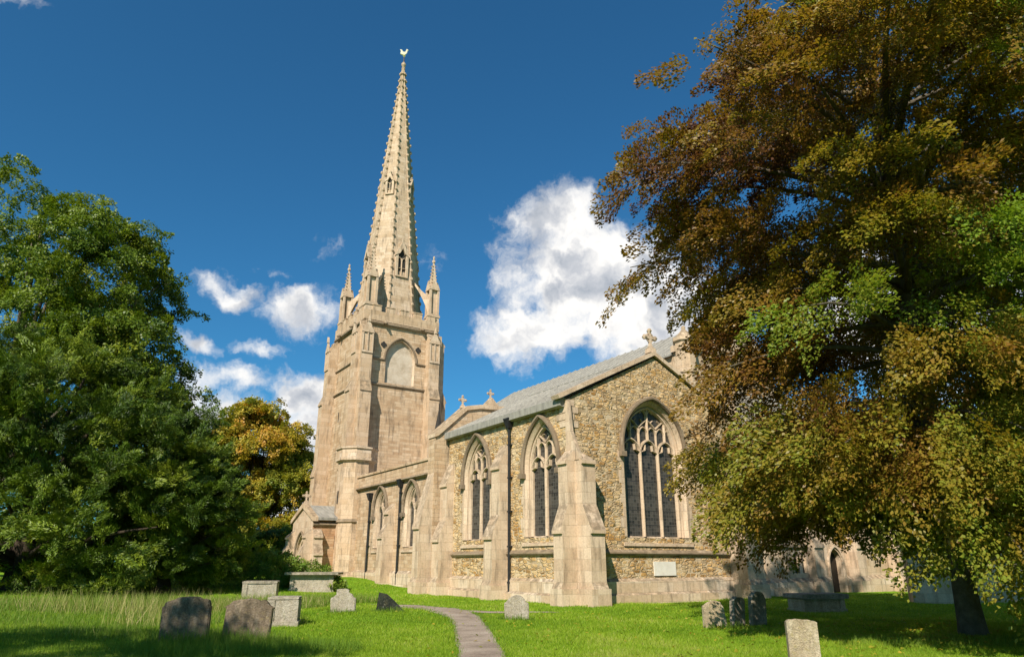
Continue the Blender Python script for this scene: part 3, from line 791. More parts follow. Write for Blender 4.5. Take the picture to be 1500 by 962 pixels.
def spire():
    cx, cy, Z0, Z1, R0 = 4.5, 30.9, 20.6, 48.0, 2.62
    RC = R0/math.cos(PI/8)
    rad_at = lambda z: R0*(1-(z-Z0)/(Z1+.9-Z0)) if z > Z0 else R0
    m = MB(); rings = [(z, rad_at(z)/math.cos(PI/8)) for z in np.linspace(Z0, Z1, 12)]
    m.frustum(cx, cy, [(18.9, RC*1.03), (Z0, RC)] + rings[1:], 8, PI/8)
    SP = m.build('spire', SPIRE, CH)
    for k in range(8):
        an = PI/8+k*PI/4; r = MB()
        pts = [(cx+math.cos(an)*rad_at(z)/math.cos(PI/8), cy+math.sin(an)*rad_at(z)/math.cos(PI/8), z) for z in np.linspace(Z0+.3, Z1, 14)]
        r.tube(pts, [.10-.004*i for i in range(14)], 6)
        for z in np.arange(21.6, 47.6, .80):
            q = rad_at(z)/math.cos(PI/8)+.10; s_ = 1.0 if z < 40 else .8
            x, y = cx+math.cos(an)*q, cy+math.sin(an)*q
            r.frustum(x, y, [(z-.16*s_, .05*s_), (z-.04, .13*s_), (z+.08, .12*s_), (z+.2*s_, .03)], 6)
        r.build('crocketed_rib', SPIRE, SP)
    # lucarnes: gabled two-light openings standing out of the cardinal and the diagonal faces
    def lucarne(face_ang, z0, w, h):
        r0 = rad_at(z0)+.12; rt = rad_at(z0+h)
        ca, sa = math.cos(face_ang), math.sin(face_ang)
        xf = lambda x, y, z: (cx+ca*(r0-y)-sa*x, cy+sa*(r0-y)+ca*x, z)   # y = depth inwards
        l = MB(); hw = w/2
        for sx in (-1, 1): l.box(sx*hw-.10, sx*hw+.10, -.02, .9, z0, z0+h*.62)
        l.box(-hw-.1, hw+.1, -.02, .9, z0-.12, z0)
        l.prism([(-hw-.16, z0+h*.55), (-hw*.55, z0+h*.62), (0, z0+h*.78), (hw*.55, z0+h*.62), (hw+.16, z0+h*.55), (0, z0+h)], lambda p, q, t: (p, t, q), -.07, 1.0)
        l.frustum(0, .1, [(z0+h*.95, .05), (z0+h*1.02, .13), (z0+h*1.1, .03)], 6)
        L = l.build('lucarne', DRESS, SP, xf)
        d = MB(); d.prism([(-hw+.05, z0), (hw-.05, z0), (hw-.05, z0+h*.56), (0, z0+h*.76), (-hw+.05, z0+h*.56)], lambda p, q, t: (p, t, q), .16, .30)
        d.build('louvred_opening', DARK, L, xf)
        b = MB(); b.bar(vline(0, z0, z0+h*.5), .09, .04, .155); b.bar(head(-hw/2+.02, hw/2-.05, z0+h*.42, w*.35, 6), .06, .05, .15); b.bar(head(hw/2-.02, hw/2-.05, z0+h*.42, w*.35, 6), .06, .053, .151)
        b.bar([(-hw, z0+h*.22), (hw, z0+h*.22)], .07, .06, .148)
        b.build('mullion', DRESS, L, xf)
    E_, S_ = -PI/2, PI
    for an in (E_, S_, 0, PI/2): lucarne(an, 24.9, .95, 3.3)
    for an in (-3*PI/4, 3*PI/4, -PI/4, PI/4): lucarne(an, 33.2, .62, 2.1)
    f = MB(); f.frustum(cx, cy, [(Z1-.5, .12), (Z1-.1, .20), (Z1+.1, .13), (Z1+.35, .24), (Z1+.5, .22), (Z1+.75, .06)], 8); f.build('finial', SPIRE, SP)
    # flying buttresses from the pinnacles to the spire
    fb = None
    for i, (a, b) in enumerate([(7.25, 28.0), (1.60, 28.0), (1.60, 33.7), (7.25, 33.7)]):
        d = Vector((cx-a, cy-b)); L = d.length; d.normalize(); q = Vector((-d.y, d.x))
        m = MB(); Ls = L-1.6
        up = [(.25+(Ls-.25)*t, 23.35+2.6*t*(.55+.45*t)) for t in np.linspace(0, 1, 9)]
        lo = [(.25+(Ls-.25)*t, 21.6+(2.55)*math.sin(t*PI/2)**.8+1.0*t) for t in np.linspace(0, 1, 9)]
        m.prism(up + lo[::-1], lambda p, z, t: (a+d.x*p+q.x*t, b+d.y*p+q.y*t, z), -.17, .17)
        m.build('flying_buttress', DRESS, CH)
    v = MB(); v.tube([(cx, cy, Z1+.5), (cx, cy, 49.6)], [.07, .05], 6)
    V = v.build('weathervane', IRON, CH)
    k = MB()
    outl = [(-.55, 49.75), (-.48, 50.15), (-.62, 50.45), (-.35, 50.40), (-.18, 50.1), (.12, 50.1), (.22, 50.40), (.30, 50.62), (.42, 50.55), (.55, 50.42), (.42, 50.38), (.38, 50.05), (.22, 49.78), (.05, 49.62), (-.25, 49.62)]
    dv = Vector((.92, -.39))
    k.prism(outl, lambda p, z, t: (cx+.72*dv.x*p-dv.y*t, cy+.72*dv.y*p+dv.x*t, 49.55+.72*(z-49.55)), -.06, .06)
    k.frustum(cx, cy, [(49.35, .05), (49.5, .14), (49.65, .05)], 8)
    k.build('cockerel', GOLD, V)
spire()

def turret_porch():
    t = MB(); t.frustum(.15, 24.55, [(.0, 1.42), (.75, 1.42), (.95, 1.30), (8.15, 1.24)], 8, PI/8)
    o = t.build('stair_turret', TOWER, CH)
    c = MB(); c.frustum(.15, 24.55, [(8.12, 1.24), (8.25, 1.46), (8.42, 1.46), (8.48, 1.40), (8.98, 1.40), (9.05, 1.50), (9.15, 1.50), (9.35, .6)], 8, PI/8); c.build('turret_cap', PLINTH, o)
    s = MB(); s.frustum(.15, 24.55, [(4.05, 1.24), (4.12, 1.38), (4.22, 1.38), (4.36, 1.24)], 8, PI/8); s.build('string_course', STRING, o)
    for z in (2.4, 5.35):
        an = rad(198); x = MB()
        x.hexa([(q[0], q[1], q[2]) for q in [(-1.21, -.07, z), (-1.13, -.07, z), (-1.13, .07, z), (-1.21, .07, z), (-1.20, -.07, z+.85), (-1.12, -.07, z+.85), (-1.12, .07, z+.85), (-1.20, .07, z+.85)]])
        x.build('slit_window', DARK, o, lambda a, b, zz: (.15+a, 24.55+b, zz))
    # porch, gable to the south
    A, B0, B1 = -2.6, 24.5, 29.0; bm = (B0+B1)/2
    m = MB()
    door = arch_loop(.95, .3, 2.0, 1.35, 10, -bm)
    m.sheet([[(-B0, -.1), (-B0, 4.25), (-bm, 5.15), (-B1, 4.25), (-B1, -.1)], door], lambda p, q: (A, -p, q))
    P = m.build('porch', DRESS, CH, recalc=False)
    s = MB()
    for b in (B0, B1): s.add([(A, b, -.1), (1.1, b, -.1), (1.1, b, 4.3), (A, b, 4.3)], [(0, 1, 2, 3)])
    s.build('porch_side_wall', WARM, P, recalc=False)
    r = MB()
    for k in (0, .18, .36):
        L = arch_loop(.95-k, .3, 2.0, 1.35*(.95-k)/.95, 10); L2 = arch_loop(.95-k-.18, .3, 2.0, 1.35*(.95-k-.18)/.95, 10); n = len(L)
        r.add([(x, k, z) for x, z in L]+[(x, k+.16, z) for x, z in L]+[(x, k+.18, z) for x, z in L2], [(j*n+i, j*n+i+1, (j+1)*n+i+1, (j+1)*n+i) for j in range(2) for i in range(n-1)])
    r.build('archway', DRESS, P, SOUTH(A, bm), recalc=False)
    h = MB(); h.bar(arch(1.08, 2.0, 1.53), .14, -.12, -.003); h.build('hood_mould', HOOD, P, SOUTH(A, bm))
    d = MB(); d.prism(arch_loop(.75, .2, 2.0, 1.0), lambda p, q, t: (p, t, q), 1.9, 2.0); d.build('door', OAK, P, SOUTH(A, bm))
    r = MB()
    for b0 in (B0-.3, B1+.3):
        r.prism([(b0, 4.22), (bm, 5.16), (bm, 5.34), (b0, 4.40)], lambda p, q, t: (t, p, q), A+.25 if b0 < bm else A+.252, 1.1)
    r.build('porch_roof', LEAD, P)
    c = MB()
    for b0 in (B0-.28, B1+.28): c.prism([(b0, 4.15), (bm, 5.13), (bm, 5.48), (b0, 4.42)], lambda p, q, t: (t, p, q), A-.12 if b0 < bm else A-.123, A+.25)
    c.build('porch_coping', ASH, P)
    course('E', B0, A+.0, .2, 4.02, .3, .16, parent=P)
    for at, f in (((A, B0-.05), 'S'), ((A, B1-.6), 'S'), ((A-.0, B0), 'E')):
        buttress(f, at, .62, [(.62, 2.1, 2.7), (.40, 3.2, 3.7)], base=0, plinth=False, parent=P, name='porch_buttress')
    cross(A+.1, bm, 5.42, .8, 'porch_cross')
turret_porch()

def east_range():
    """lower ranges right of the chapel, mostly behind the beech"""
    m = MB()
    def lanc(a, hw): return arch_loop(hw, 1.05, 1.75, .35, 6, a)
    m.sheet([[(10.4, -.5), (15.9, -.5), (15.9, 4.8), (10.4, 4.8)], lanc(12.2, .22), lanc(14.95, .22), lanc(15.5, .22)], lambda p, q: (p, .5, q))
    m.add([(10.4, .5, 4.8), (15.9, .5, 4.8), (15.9, 4, 5.6), (10.4, 4, 5.6)], [(0, 1, 2, 3)])
    m.build('vestry_wall', ASH, CH, recalc=False)
    for a in (12.2, 14.95, 15.5):
        g = MB(); g.prism(arch_loop(.23, 1.02, 1.75, .35, 6), lambda p, q, t: (p, t, q), .16, .20); L = g.build('lancet_window', GLASS, CH, EAST(.5, a))
        b = MB(); n = len(arch_loop(.24, 1., 1.75, .36, 6)); o_, i_ = arch_loop(.40, .95, 1.75, .56, 6), arch_loop(.21, 1.04, 1.75, .33, 6)
        b.add([(x, -.015, z) for x, z in o_] + [(x, -.015, z) for x, z in arch_loop(.27, 1.0, 1.75, .40, 6)] + [(x, .17, z) for x, z in i_], [(j*n+i, j*n+i+1, (j+1)*n+i+1, (j+1)*n+i) for j in range(2) for i in range(n-1)])
        b.build('stone_surround', PLINTH, L, EAST(.5, a), recalc=False)
    course('E', .5, 10.4, 15.9, 2.35, .22, .12)
    pl = MB(); pl.prism([(.02, -.4), (-.22, -.4), (-.22, .62), (.02, .84)], lambda q, zz, t: (t, .5+q, zz), 10.4, 15.9); pl.build('plinth', PLINTH, CH)
    c = MB(); c.box(10.35, 16.0, .38, .75, 4.8, 5.0); c.build('vestry_parapet', STRING, CH)
    # chancel block standing forward on the right
    m = MB()
    d1 = arch_loop(.55, .0, 1.5, .75, 8, 18.6)
    m.sheet([[(15.9, -.5), (24.5, -.5), (24.5, 9.0), (15.9, 9.0)], d1], lambda p, q: (p, .72, q))
    m.add([(15.9, .72, -.5), (15.9, 4, -.5), (15.9, 4, 9), (15.9, .72, 9), (24.5, .72, -.5), (24.5, 12, -.5), (24.5, 12, 9), (24.5, .72, 9)], [(0, 1, 2, 3), (4, 5, 6, 7)])
    m.build('chancel_wall', ASH, CH, recalc=False)
    r = MB(); r.prism([(-1.0, 8.9), (4.5, 11.6), (10, 8.9)], lambda q, z, t: (t, q, z), 15.8, 24.6); r.build('chancel_roof', LEAD, CH)
    d = MB(); d.prism(arch_loop(.56, -.1, 1.5, .76, 8), lambda p, q, t: (p, t, q), .32, .4); d.build('priest_door', OAK, CH, EAST(.72, 18.6))
    d = MB(); d.bar([(-.66, -.2)] + arch(.66, 1.5, .9) + [(.66, -.2)], .22, -.08, .35); d.build('door_surround', DRESS, CH, EAST(.72, 18.6))
    pl = MB(); pl.prism([(.02, -.4), (-.2, -.4), (-.2, .7), (.02, .9)], lambda q, zz, t: (t, .72+q, zz), 15.9, 17.8); pl.prism([(.02, -.4), (-.2, -.4), (-.2, .7), (.02, .9)], lambda q, zz, t: (t, .72+q, zz), 19.4, 24.5); pl.build('plinth', PLINTH, CH)
    for a in (15.95, 19.7, 23.7): buttress('E', (a, .72), .8, [(.62, 2.4, 3.0), (.4, 5.4, 6.0)])
    window(EAST(.72, 22.3), 1.2, 2.6, 5.2, 1.6, tracery(2, 1.2, 2.6, 5.2, 1.6), depth=.3)
east_range()

def boundary_wall():
    root = tag(empty('churchyard_wall', (16.7, 30.95, 0), rad(-9)), 'tall grey stone boundary wall in shade behind the beech trunk at far right', 'wall')
    m = MB(); m.box(0, 29, 0, .5, -.4, 2.5)
    m.build('wall_face', ASH, root)
    c = MB(); c.prism([(-.1, 2.5), (-.1, 2.62), (.25, 2.85), (.6, 2.62), (.6, 2.5)], lambda p, q, t: (t, p, q), -.05, 29.05); c.build('coping', STRING, root)
boundary_wall()

# ------------------------------------------------------------------ vegetation
def leaf_mesh(name, pos, axis, nrm, L, Wd, tint, mat, parent=None):
    """one mesh of many small pointed leaves (numpy arrays)"""
    n = len(pos)
    axis = axis/np.linalg.norm(axis, axis=1, keepdims=True)
    side = np.cross(nrm, axis); side /= np.linalg.norm(side, axis=1, keepdims=True)+1e-9
    up = np.cross(axis, side)
    L = np.asarray(L)[:, None]; Wd = np.asarray(Wd)[:, None]
    v = np.empty((n, 4, 3), np.float32)
    v[:, 0] = pos; v[:, 2] = pos+axis*L - up*L*.12
    v[:, 1] = pos+axis*L*.48+side*Wd*.5+up*Wd*.10; v[:, 3] = pos+axis*L*.48-side*Wd*.5+up*Wd*.10
    me = bpy.data.meshes.new(name)
    me.vertices.add(n*4); me.vertices.foreach_set('co', v.ravel())
    me.loops.add(n*4); me.loops.foreach_set('vertex_index', np.arange(n*4, dtype=np.int32))
    me.polygons.add(n); me.polygons.foreach_set('loop_start', np.arange(n, dtype=np.int32)*4)
    try: me.polygons.foreach_set('loop_total', np.full(n, 4, np.int32))
    except Exception: pass
    at = me.attributes.new('tint', 'FLOAT', 'FACE'); at.data.foreach_set('value', np.clip(tint, 0, 1).astype(np.float32))
    me.update(calc_edges=True); me.materials.append(mat)
    o = bpy.data.objects.new(name, me); COL.objects.link(o)
    if parent: o.parent = parent
    return o

def unit(v): return v/(np.linalg.norm(v, axis=-1, keepdims=True)+1e-9)
def spray_leaves(rng, org, d, nrm, L, Wd, n, leafL, leafW, thick=.07, droop=.15, tint=None, ntilt=.5, aspread=.8):
    """n leaves on each flat twig spray; org, d, nrm: (m,3); L, Wd: (m,)"""
    m = len(org); lat = unit(np.cross(d, nrm)); nrm = unit(np.cross(lat, d))
    t = rng.random((m, n))**.75; s = (rng.random((m, n))*2-1)
    wid = (np.sin(np.clip(t*.9+.12, 0, 1)*PI)**.7)
    p = org[:, None]+d[:, None]*(t*L[:, None])[..., None]+lat[:, None]*(s*wid*Wd[:, None])[..., None]
    p = p+nrm[:, None]*(rng.normal(size=(m, n))*thick)[..., None]
    p[..., 2] -= droop*(t**2)*L[:, None] + .10*np.abs(s)*Wd[:, None]
    ax = d[:, None]+lat[:, None]*(np.sign(s)*aspread*rng.random((m, n)))[..., None]+rng.normal(size=(m, n, 3))*.25
    nn = nrm[:, None]+rng.normal(size=(m, n, 3))*ntilt
    k = m*n
    l = leafL*(.7+.6*rng.random(k)); w = leafW*(.7+.6*rng.random(k))
    tt = (tint[:, None]+rng.normal(size=(m, n))*.07).ravel()
    return p.reshape(k, 3), ax.reshape(k, 3), nn.reshape(k, 3), l, w, tt

def join(parts): return [np.concatenate(q) for q in zip(*parts)]

BEECH = mat_leaf('copper_beech_leaf', [(0., (0.062, 0.026, 0.025)), (.2, (0.119, 0.051, 0.026)), (.40, (0.216, 0.114, 0.021)), (.6, (0.246, 0.180, 0.021)), (.8, (0.211, 0.216, 0.026)), (1., (0.167, 0.246, 0.026))], .42, .42)
YEW = mat_leaf('yew_needle', [(0., (0.012, 0.031, 0.004)), (.35, (0.041, 0.078, 0.006)), (.7, (0.098, 0.152, 0.009)), (1., (0.195, 0.242, 0.017))], .15, .5)
LIME = mat_leaf('broad_green_leaf', [(0., (.035, .075, .008)), (.5, (.125, .180, .011)), (1., (.24, .27, .022))], .28, .45)
GOLDL = mat_leaf('golden_autumn_leaf', [(0., (.13, .18, .020)), (.4, (.26, .25, .026)), (.7, (.42, .30, .030)), (1., (.42, .22, .026))], .35, .5)
SHRUB = mat_leaf('shrub_leaf', [(0., (0.060, 0.128, 0.018)), (.5, (0.143, 0.247, 0.030)), (1., (0.285, 0.330, 0.060))], .3, .5)

def trunk_mesh(name, base, h, r, mat, parent, limbs=(), flare=1.7, lean=(0, 0), n=14, seed=1, kink=.15):
    rng = np.random.default_rng(seed); mb = MB()
    zs = [0, .12, .35, .8, 1.5, 2.6, 4.2] + list(np.linspace(6, h, 6)) if h > 7 else [0, .1, .3, .7, h*.4, h*.7, h]
    pts, rs = [], []
    for z in zs:
        f = z/h; pts.append((base[0]+lean[0]*f+rng.normal()*kink*f, base[1]+lean[1]*f+rng.normal()*kink*f, base[2]+z-.1))
        rs.append(r*(1+(flare-1)*math.exp(-z/.45*1.1))*(1-.88*f))
    mb.tube(pts, rs, n)
    for P, R in limbs: mb.tube(P, R, 6)
    return mb.build(name, mat, parent, smooth=True)

def copper_beech():
    rng = np.random.default_rng(11)
    bx, by = 10.45, 17.1; root = tag(empty('copper_beech_tree', (bx, by, 0)), 'huge copper beech with purple, gold and green leaves hanging over the churchyard at right', 'tree', 'churchyard trees')
    prof_z = np.array([1.3, 2.4, 4.2, 6.2, 8.2, 10.3, 11.5, 12.2, 13.0, 14.6, 16.5, 18.6, 20.6])
    prof_r = np.array([4.3, 4.6, 4.7, 4.8, 4.8, 5.4, 6.4, 7.3, 5.6, 4.2, 3.3, 2.3, 1.0])
    nb = 400
    zt = rng.choice(np.linspace(1.9, 19.6, 400), nb, p=(lambda w: w/w.sum())(np.interp(np.linspace(1.9, 19.6, 400), prof_z, prof_r)**1.0))
    ph = np.arange(nb)*2.39996+rng.normal(size=nb)*.25
    parts = []; limbs = []
    for i in range(nb):
        left = math.cos(ph[i]-2.6)
        if left > .2 and zt[i] < 3.0: zt[i] += .6
        if math.cos(ph[i]+.9) > .1 and zt[i] < 5: zt[i] -= .75
        if left > .3 and zt[i] > 6 and rng.random() < .38: continue
        R = np.interp(zt[i], prof_z, prof_r)*(1+rng.normal()*.13)
        R *= 1+.26*max(0, math.cos(ph[i]+1.0))*(math.exp(-((zt[i]-7)/3.4)**2)+.8*(zt[i] > 12))
        tip = np.array([math.cos(ph[i])*R, math.sin(ph[i])*R, zt[i]])
        z0 = zt[i]*.90+.2+rng.normal()*.4+1.6*math.exp(-(zt[i]-1.5)/4); st = np.array([0, 0, min(max(z0, 2.4), 17.8)])
        mid = (st+tip)/2; mid[2] += .09*R + .35
        T = np.linspace(0, 1, 8)[:, None]; path = (1-T)**2*st+2*T*(1-T)*mid+T**2*tip
        if i % 2 == 0:
            limbs.append(([Vector(p+np.array([bx, by, 0])) for p in path], list(np.linspace(.055+.008*R, .012, 8))))
        ns = int(4+R*1.7)
        t = .25+.75*rng.random(ns)**.62; t[:3] = (.97, .9, .82)
        o = (1-t)[:, None]**2*st+2*(t*(1-t))[:, None]*mid+(t**2)[:, None]*tip
        out = unit(tip-st); lat = unit(np.cross(out, [0, 0, 1.]))
        side = rng.choice([-1, 1], ns)*rng.random(ns)*(.35+.9*t*R/8)
        spread = side[:, None]*lat*.9
        o = o+spread+np.stack([np.zeros(ns), np.zeros(ns), rng.normal(size=ns)*.20], 1)
        d = unit(out[None]*.8+lat[None]*side[:, None]*.8+rng.normal(size=(ns, 3))*.22+np.array([0, 0, -.30]))
        nr = unit(np.array([0, 0, .50])[None]+rng.normal(size=(ns, 3))*.34+out[None]*np.array([1, 1, 0])*(.55+.6*rng.random((ns, 1))))
        z = o[:, 2]
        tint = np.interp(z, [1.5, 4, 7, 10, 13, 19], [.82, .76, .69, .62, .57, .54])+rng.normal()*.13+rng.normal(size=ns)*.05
        # left-hand boughs are the most purple, more so higher up
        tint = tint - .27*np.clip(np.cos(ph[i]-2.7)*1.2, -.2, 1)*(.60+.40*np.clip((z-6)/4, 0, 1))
        n = 215
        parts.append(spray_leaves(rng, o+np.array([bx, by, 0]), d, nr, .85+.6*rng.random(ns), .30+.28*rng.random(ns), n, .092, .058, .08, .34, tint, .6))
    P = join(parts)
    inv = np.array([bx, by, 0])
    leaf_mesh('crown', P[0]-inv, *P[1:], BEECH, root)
    print('beech leaves', len(P[0]))
    L2 = [([p-Vector(inv) for p in a], r) for a, r in limbs]
    trunk_mesh('trunk', (0, 0, float(gz(bx, by))), 18.5, .26, BARK, root, L2, 1.3)

def lobed_tree(name, label, base, lobes, mat, bark, n_spray, n_leaf, leafL, leafW, sprL, sprW, seed, tint_mid=.5, tint_var=.2, up=.0, droop=.2, lump=.16, trunk_h=None, trunk_r=.4, thick=.1, ntilt=.5, clumps=None, group='churchyard trees', cat='tree'):
    """crown of many flat sprays over a few overlapping lobes; lobes: (x, y, z, rx, ry, rz) about the base"""
    rng = np.random.default_rng(seed)
    z0 = float(gz(base[0], base[1])); root = tag(empty(name, (base[0], base[1], z0)), label, cat, group)
    Lb = np.array(lobes, float); area = (Lb[:, 3]*Lb[:, 4]+Lb[:, 3]*Lb[:, 5]+Lb[:, 4]*Lb[:, 5]); pick = rng.choice(len(Lb), n_spray*2, p=area/area.sum())
    u = unit(rng.normal(size=(n_spray*2, 3)))
    f = 1+lump*np.sin(u[:, 0]*5+pick*1.7+seed)*np.sin(u[:, 1]*5.3+pick*.9)+lump*.7*np.sin(u[:, 2]*7+u[:, 0]*6+pick)
    rf = 1-(.45*rng.random(n_spray*2)**1.8)
    c = Lb[pick, :3]+u*Lb[pick, 3:]*(f*rf)[:, None]
    if clumps:                                   # foliage gathered in pads with gaps between them
        K, rc, fl = clumps
        pk = rng.choice(len(Lb), K, p=area/area.sum()); cu = unit(rng.normal(size=(K, 3)))
        cc = Lb[pk, :3]+cu*Lb[pk, 3:]*(.70+.32*rng.random(K))[:, None]; cr = rc*(.65+.7*rng.random(K))
        who = rng.choice(K, n_spray*2, p=cr**2/(cr**2).sum()); u2 = unit(rng.normal(size=(n_spray*2, 3))); u2[:, 2] = np.where(rng.random(n_spray*2) < .75, np.abs(u2[:, 2]), u2[:, 2])
        c = cc[who]+u2*(cr[who]*(.55+.45*rng.random(n_spray*2)))[:, None]*np.array([1, 1, fl]); u = unit(cu[who]*.7+u2); pick = pk[who]; hue = rng.normal(size=K)
    keep = np.ones(len(c), bool)
    for k in range(len(Lb)):
        q = np.linalg.norm((c-Lb[k, :3])/Lb[k, 3:], axis=1); keep &= ~((q < .62) & (pick != k))
    keep &= c[:, 2] > .15
    if clumps: who = who[keep][:n_spray]
    c, u, rf, pick = c[keep][:n_spray], u[keep][:n_spray], rf[keep][:n_spray], pick[keep][:n_spray]; m = len(c)
    nrm0 = unit(u/Lb[pick, 3:])
    d = unit(nrm0*np.array([1, 1, .45])*.7+rng.normal(size=(m, 3))*.45+np.array([0, 0, up-.25]))
    nr = unit(np.array([0, 0, .42])+unit(nrm0*.5+u)*.85+rng.normal(size=(m, 3))*.28)
    L = sprL*(.7+.6*rng.random(m)); w = sprW*(.7+.6*rng.random(m))
    clump = np.sin(c[:, 0]*.9+seed)*np.sin(c[:, 1]*.8+1)*np.sin(c[:, 2]*.9+2)
    tint = tint_mid+clump*tint_var*.8+rng.normal(size=m)*tint_var*.5+(tint_var*.6*hue[who] if clumps else 0)
    P = spray_leaves(rng, c-d*L[:, None]*.5, d, nr, L, w, n_leaf, leafL, leafW, thick, droop, tint, ntilt)
    leaf_mesh('crown', *P, mat, root)
    limbs = []
    zc = max(l[2] for l in lobes)
    th = trunk_h or zc
    for k in range(len(lobes)):
        for j in range(4):
            e = Vector(Lb[k, :3])+Vector(unit(rng.normal(size=3))*Lb[k, 3:]*.75)
            s = Vector((0, 0, min(th*.8, max(.8, e.z*.45))))
            mid = (s+e)/2+Vector((0, 0, .06*e.length))
            limbs.append(([s.lerp(mid, t).lerp(mid.lerp(e, t), t) for t in (0, .2, .4, .6, .8, 1)], list(np.linspace(trunk_r*.38, .03, 6))))
    trunk_mesh('trunk', (0, 0, 0), th, trunk_r, bark, root, limbs, 1.5, seed=seed)
    return root

def trees():
    copper_beech()
    lobed_tree('yew_tree', 'broad dark green yew with feathery sprays filling the left edge', (-22.5, 33.5), [(0, 0, 4.3, 7.0, 5.0, 4.6), (-1.5, 1, 7.6, 6.2, 4.6, 4.0), (3.0, -.5, 5.2, 5.0, 4.4, 4.4), (1.2, -1, 7.8, 4.0, 4., 3.0), (5.0, -1.5, 2.2, 3.0, 3.4, 2.4), (-3.5, -2.5, 2.6, 4, 3.2, 2.8)], YEW, BARK2,
               4300, 140, .155, .034, 1.25, .22, 5, .60, .26, .55, .16, .12, 8, .5, .05, .40, clumps=(230, 1.3, .6))
    lobed_tree('yew_tree', 'lower rounded yew at the right of the broad dark one, beside the stone tombs', (-16.6, 35.0), [(0, 0, 3.4, 3.2, 3.2, 3.5), (.4, 0, 5.8, 2.2, 2.4, 2.6), (-2.2, 0, 5.2, 2.6, 2.8, 3.5), (1.5, -.3, 2.4, 1.9, 2.6, 2.2)], YEW, BARK2,
               2300, 130, .15, .034, 1.1, .20, 8, .58, .26, .55, .16, .12, 5, .4, .05, .40, clumps=(120, 1.05, .65))
    lobed_tree('lime_tree', 'tall spreading green broadleaf tree rising behind the yews at left', (-31.5, 42.5), [(0, 0, 15, 7.5, 6, 6.5), (-4, 0, 21, 6.5, 6, 6.0), (2.8, 0, 20.0, 5.0, 5, 3.5), (5.6, 0, 17.4, 3.2, 4.2, 4.0), (6.4, -1, 13.4, 3.6, 4, 2.4), (9.6, -1, 10.6, 2.6, 2.6, 1.3), (4, 0, 11.5, 5.5, 5, 4), (-6, 0, 11, 6, 5, 5)], LIME, BARK,
               3900, 90, .165, .115, 1.1, .45, 3, .48, .24, .0, .25, .1, 16, .6, .12, .5, clumps=(270, 1.7, .7))
    lobed_tree('horse_chestnut_tree', 'chestnut tree turning golden brown, far off beside the church porch', (-29.8, 83), [(0, 0, 12.0, 5.2, 5, 6.4), (-3.6, 0, 11, 5, 5, 5.5), (3.2, 0, 8.8, 4.2, 4, 4.6), (0, -1, 5.2, 5.6, 4.5, 4.4), (5.2, 0, 5.0, 3.6, 3.5, 4.2), (-1.0, 0, 15.2, 3.2, 3.2, 3.0)], GOLDL, BARK2,
               2600, 75, .27, .19, 1.3, .6, 21, .50, .28, .0, .25, .1, 12, .5, .18, .5, clumps=(190, 1.8, .75))
    lobed_tree('hedge', 'dark green hedge under the golden chestnut, left of the church porch', (-19.5, 60), [(0, 0, 1.4, 3.6, 1.6, 1.9), (-4.5, 0, 1.5, 3.6, 1.6, 2.0), (3.0, .5, 1.2, 2.6, 1.4, 1.6)], LIME, BARK2, 700, 70, .16, .10, .8, .4, 61, .35, .2, .0, .2, .1, 1.6, .12, .1, .5, cat='hedge', clumps=(80, .8, .8))
    # trees that close the view behind, only glimpsed
    lobed_tree('background_tree', 'dark green tree far behind the yews, low at the left edge', (-52, 72), [(0, 0, 6, 8, 6, 6), (7, 2, 5, 7, 6, 5), (13, 4, 4, 6, 5, 4)], LIME, BARK2, 700, 50, .4, .26, 2.0, .9, 31, .3, .2, .0, .25, .16, 8, .5, .2, .5)
    lobed_tree('background_tree', 'dark green tree beyond the chancel at the far right', (34, 42), [(0, 0, 7, 8, 6, 6), (7, 0, 5, 6, 5, 5), (-4, 2, 5, 6, 5, 5)], LIME, BARK2, 500, 50, .4, .26, 2.0, .9, 33, .35, .2, .0, .25, .16, 8, .5, .2, .5)
    # the tree standing out of frame at the left whose shade lies over the foreground
    lobed_tree('shade_tree', 'leafy lime standing outside the frame at the near left', (-13.2, 2.6), [(0, 0, 9.2, 4.6, 3.6, 3.2), (-2.6, .8, 8.0, 3.8, 3.6, 3.2), (3.4, -.6, 9.6, 2.6, 2.6, 2.2)], LIME, BARK, 420, 60, .22, .16, 1.6, .7, 41, .5, .2, .0, .2, .14, 10, .35)
trees()

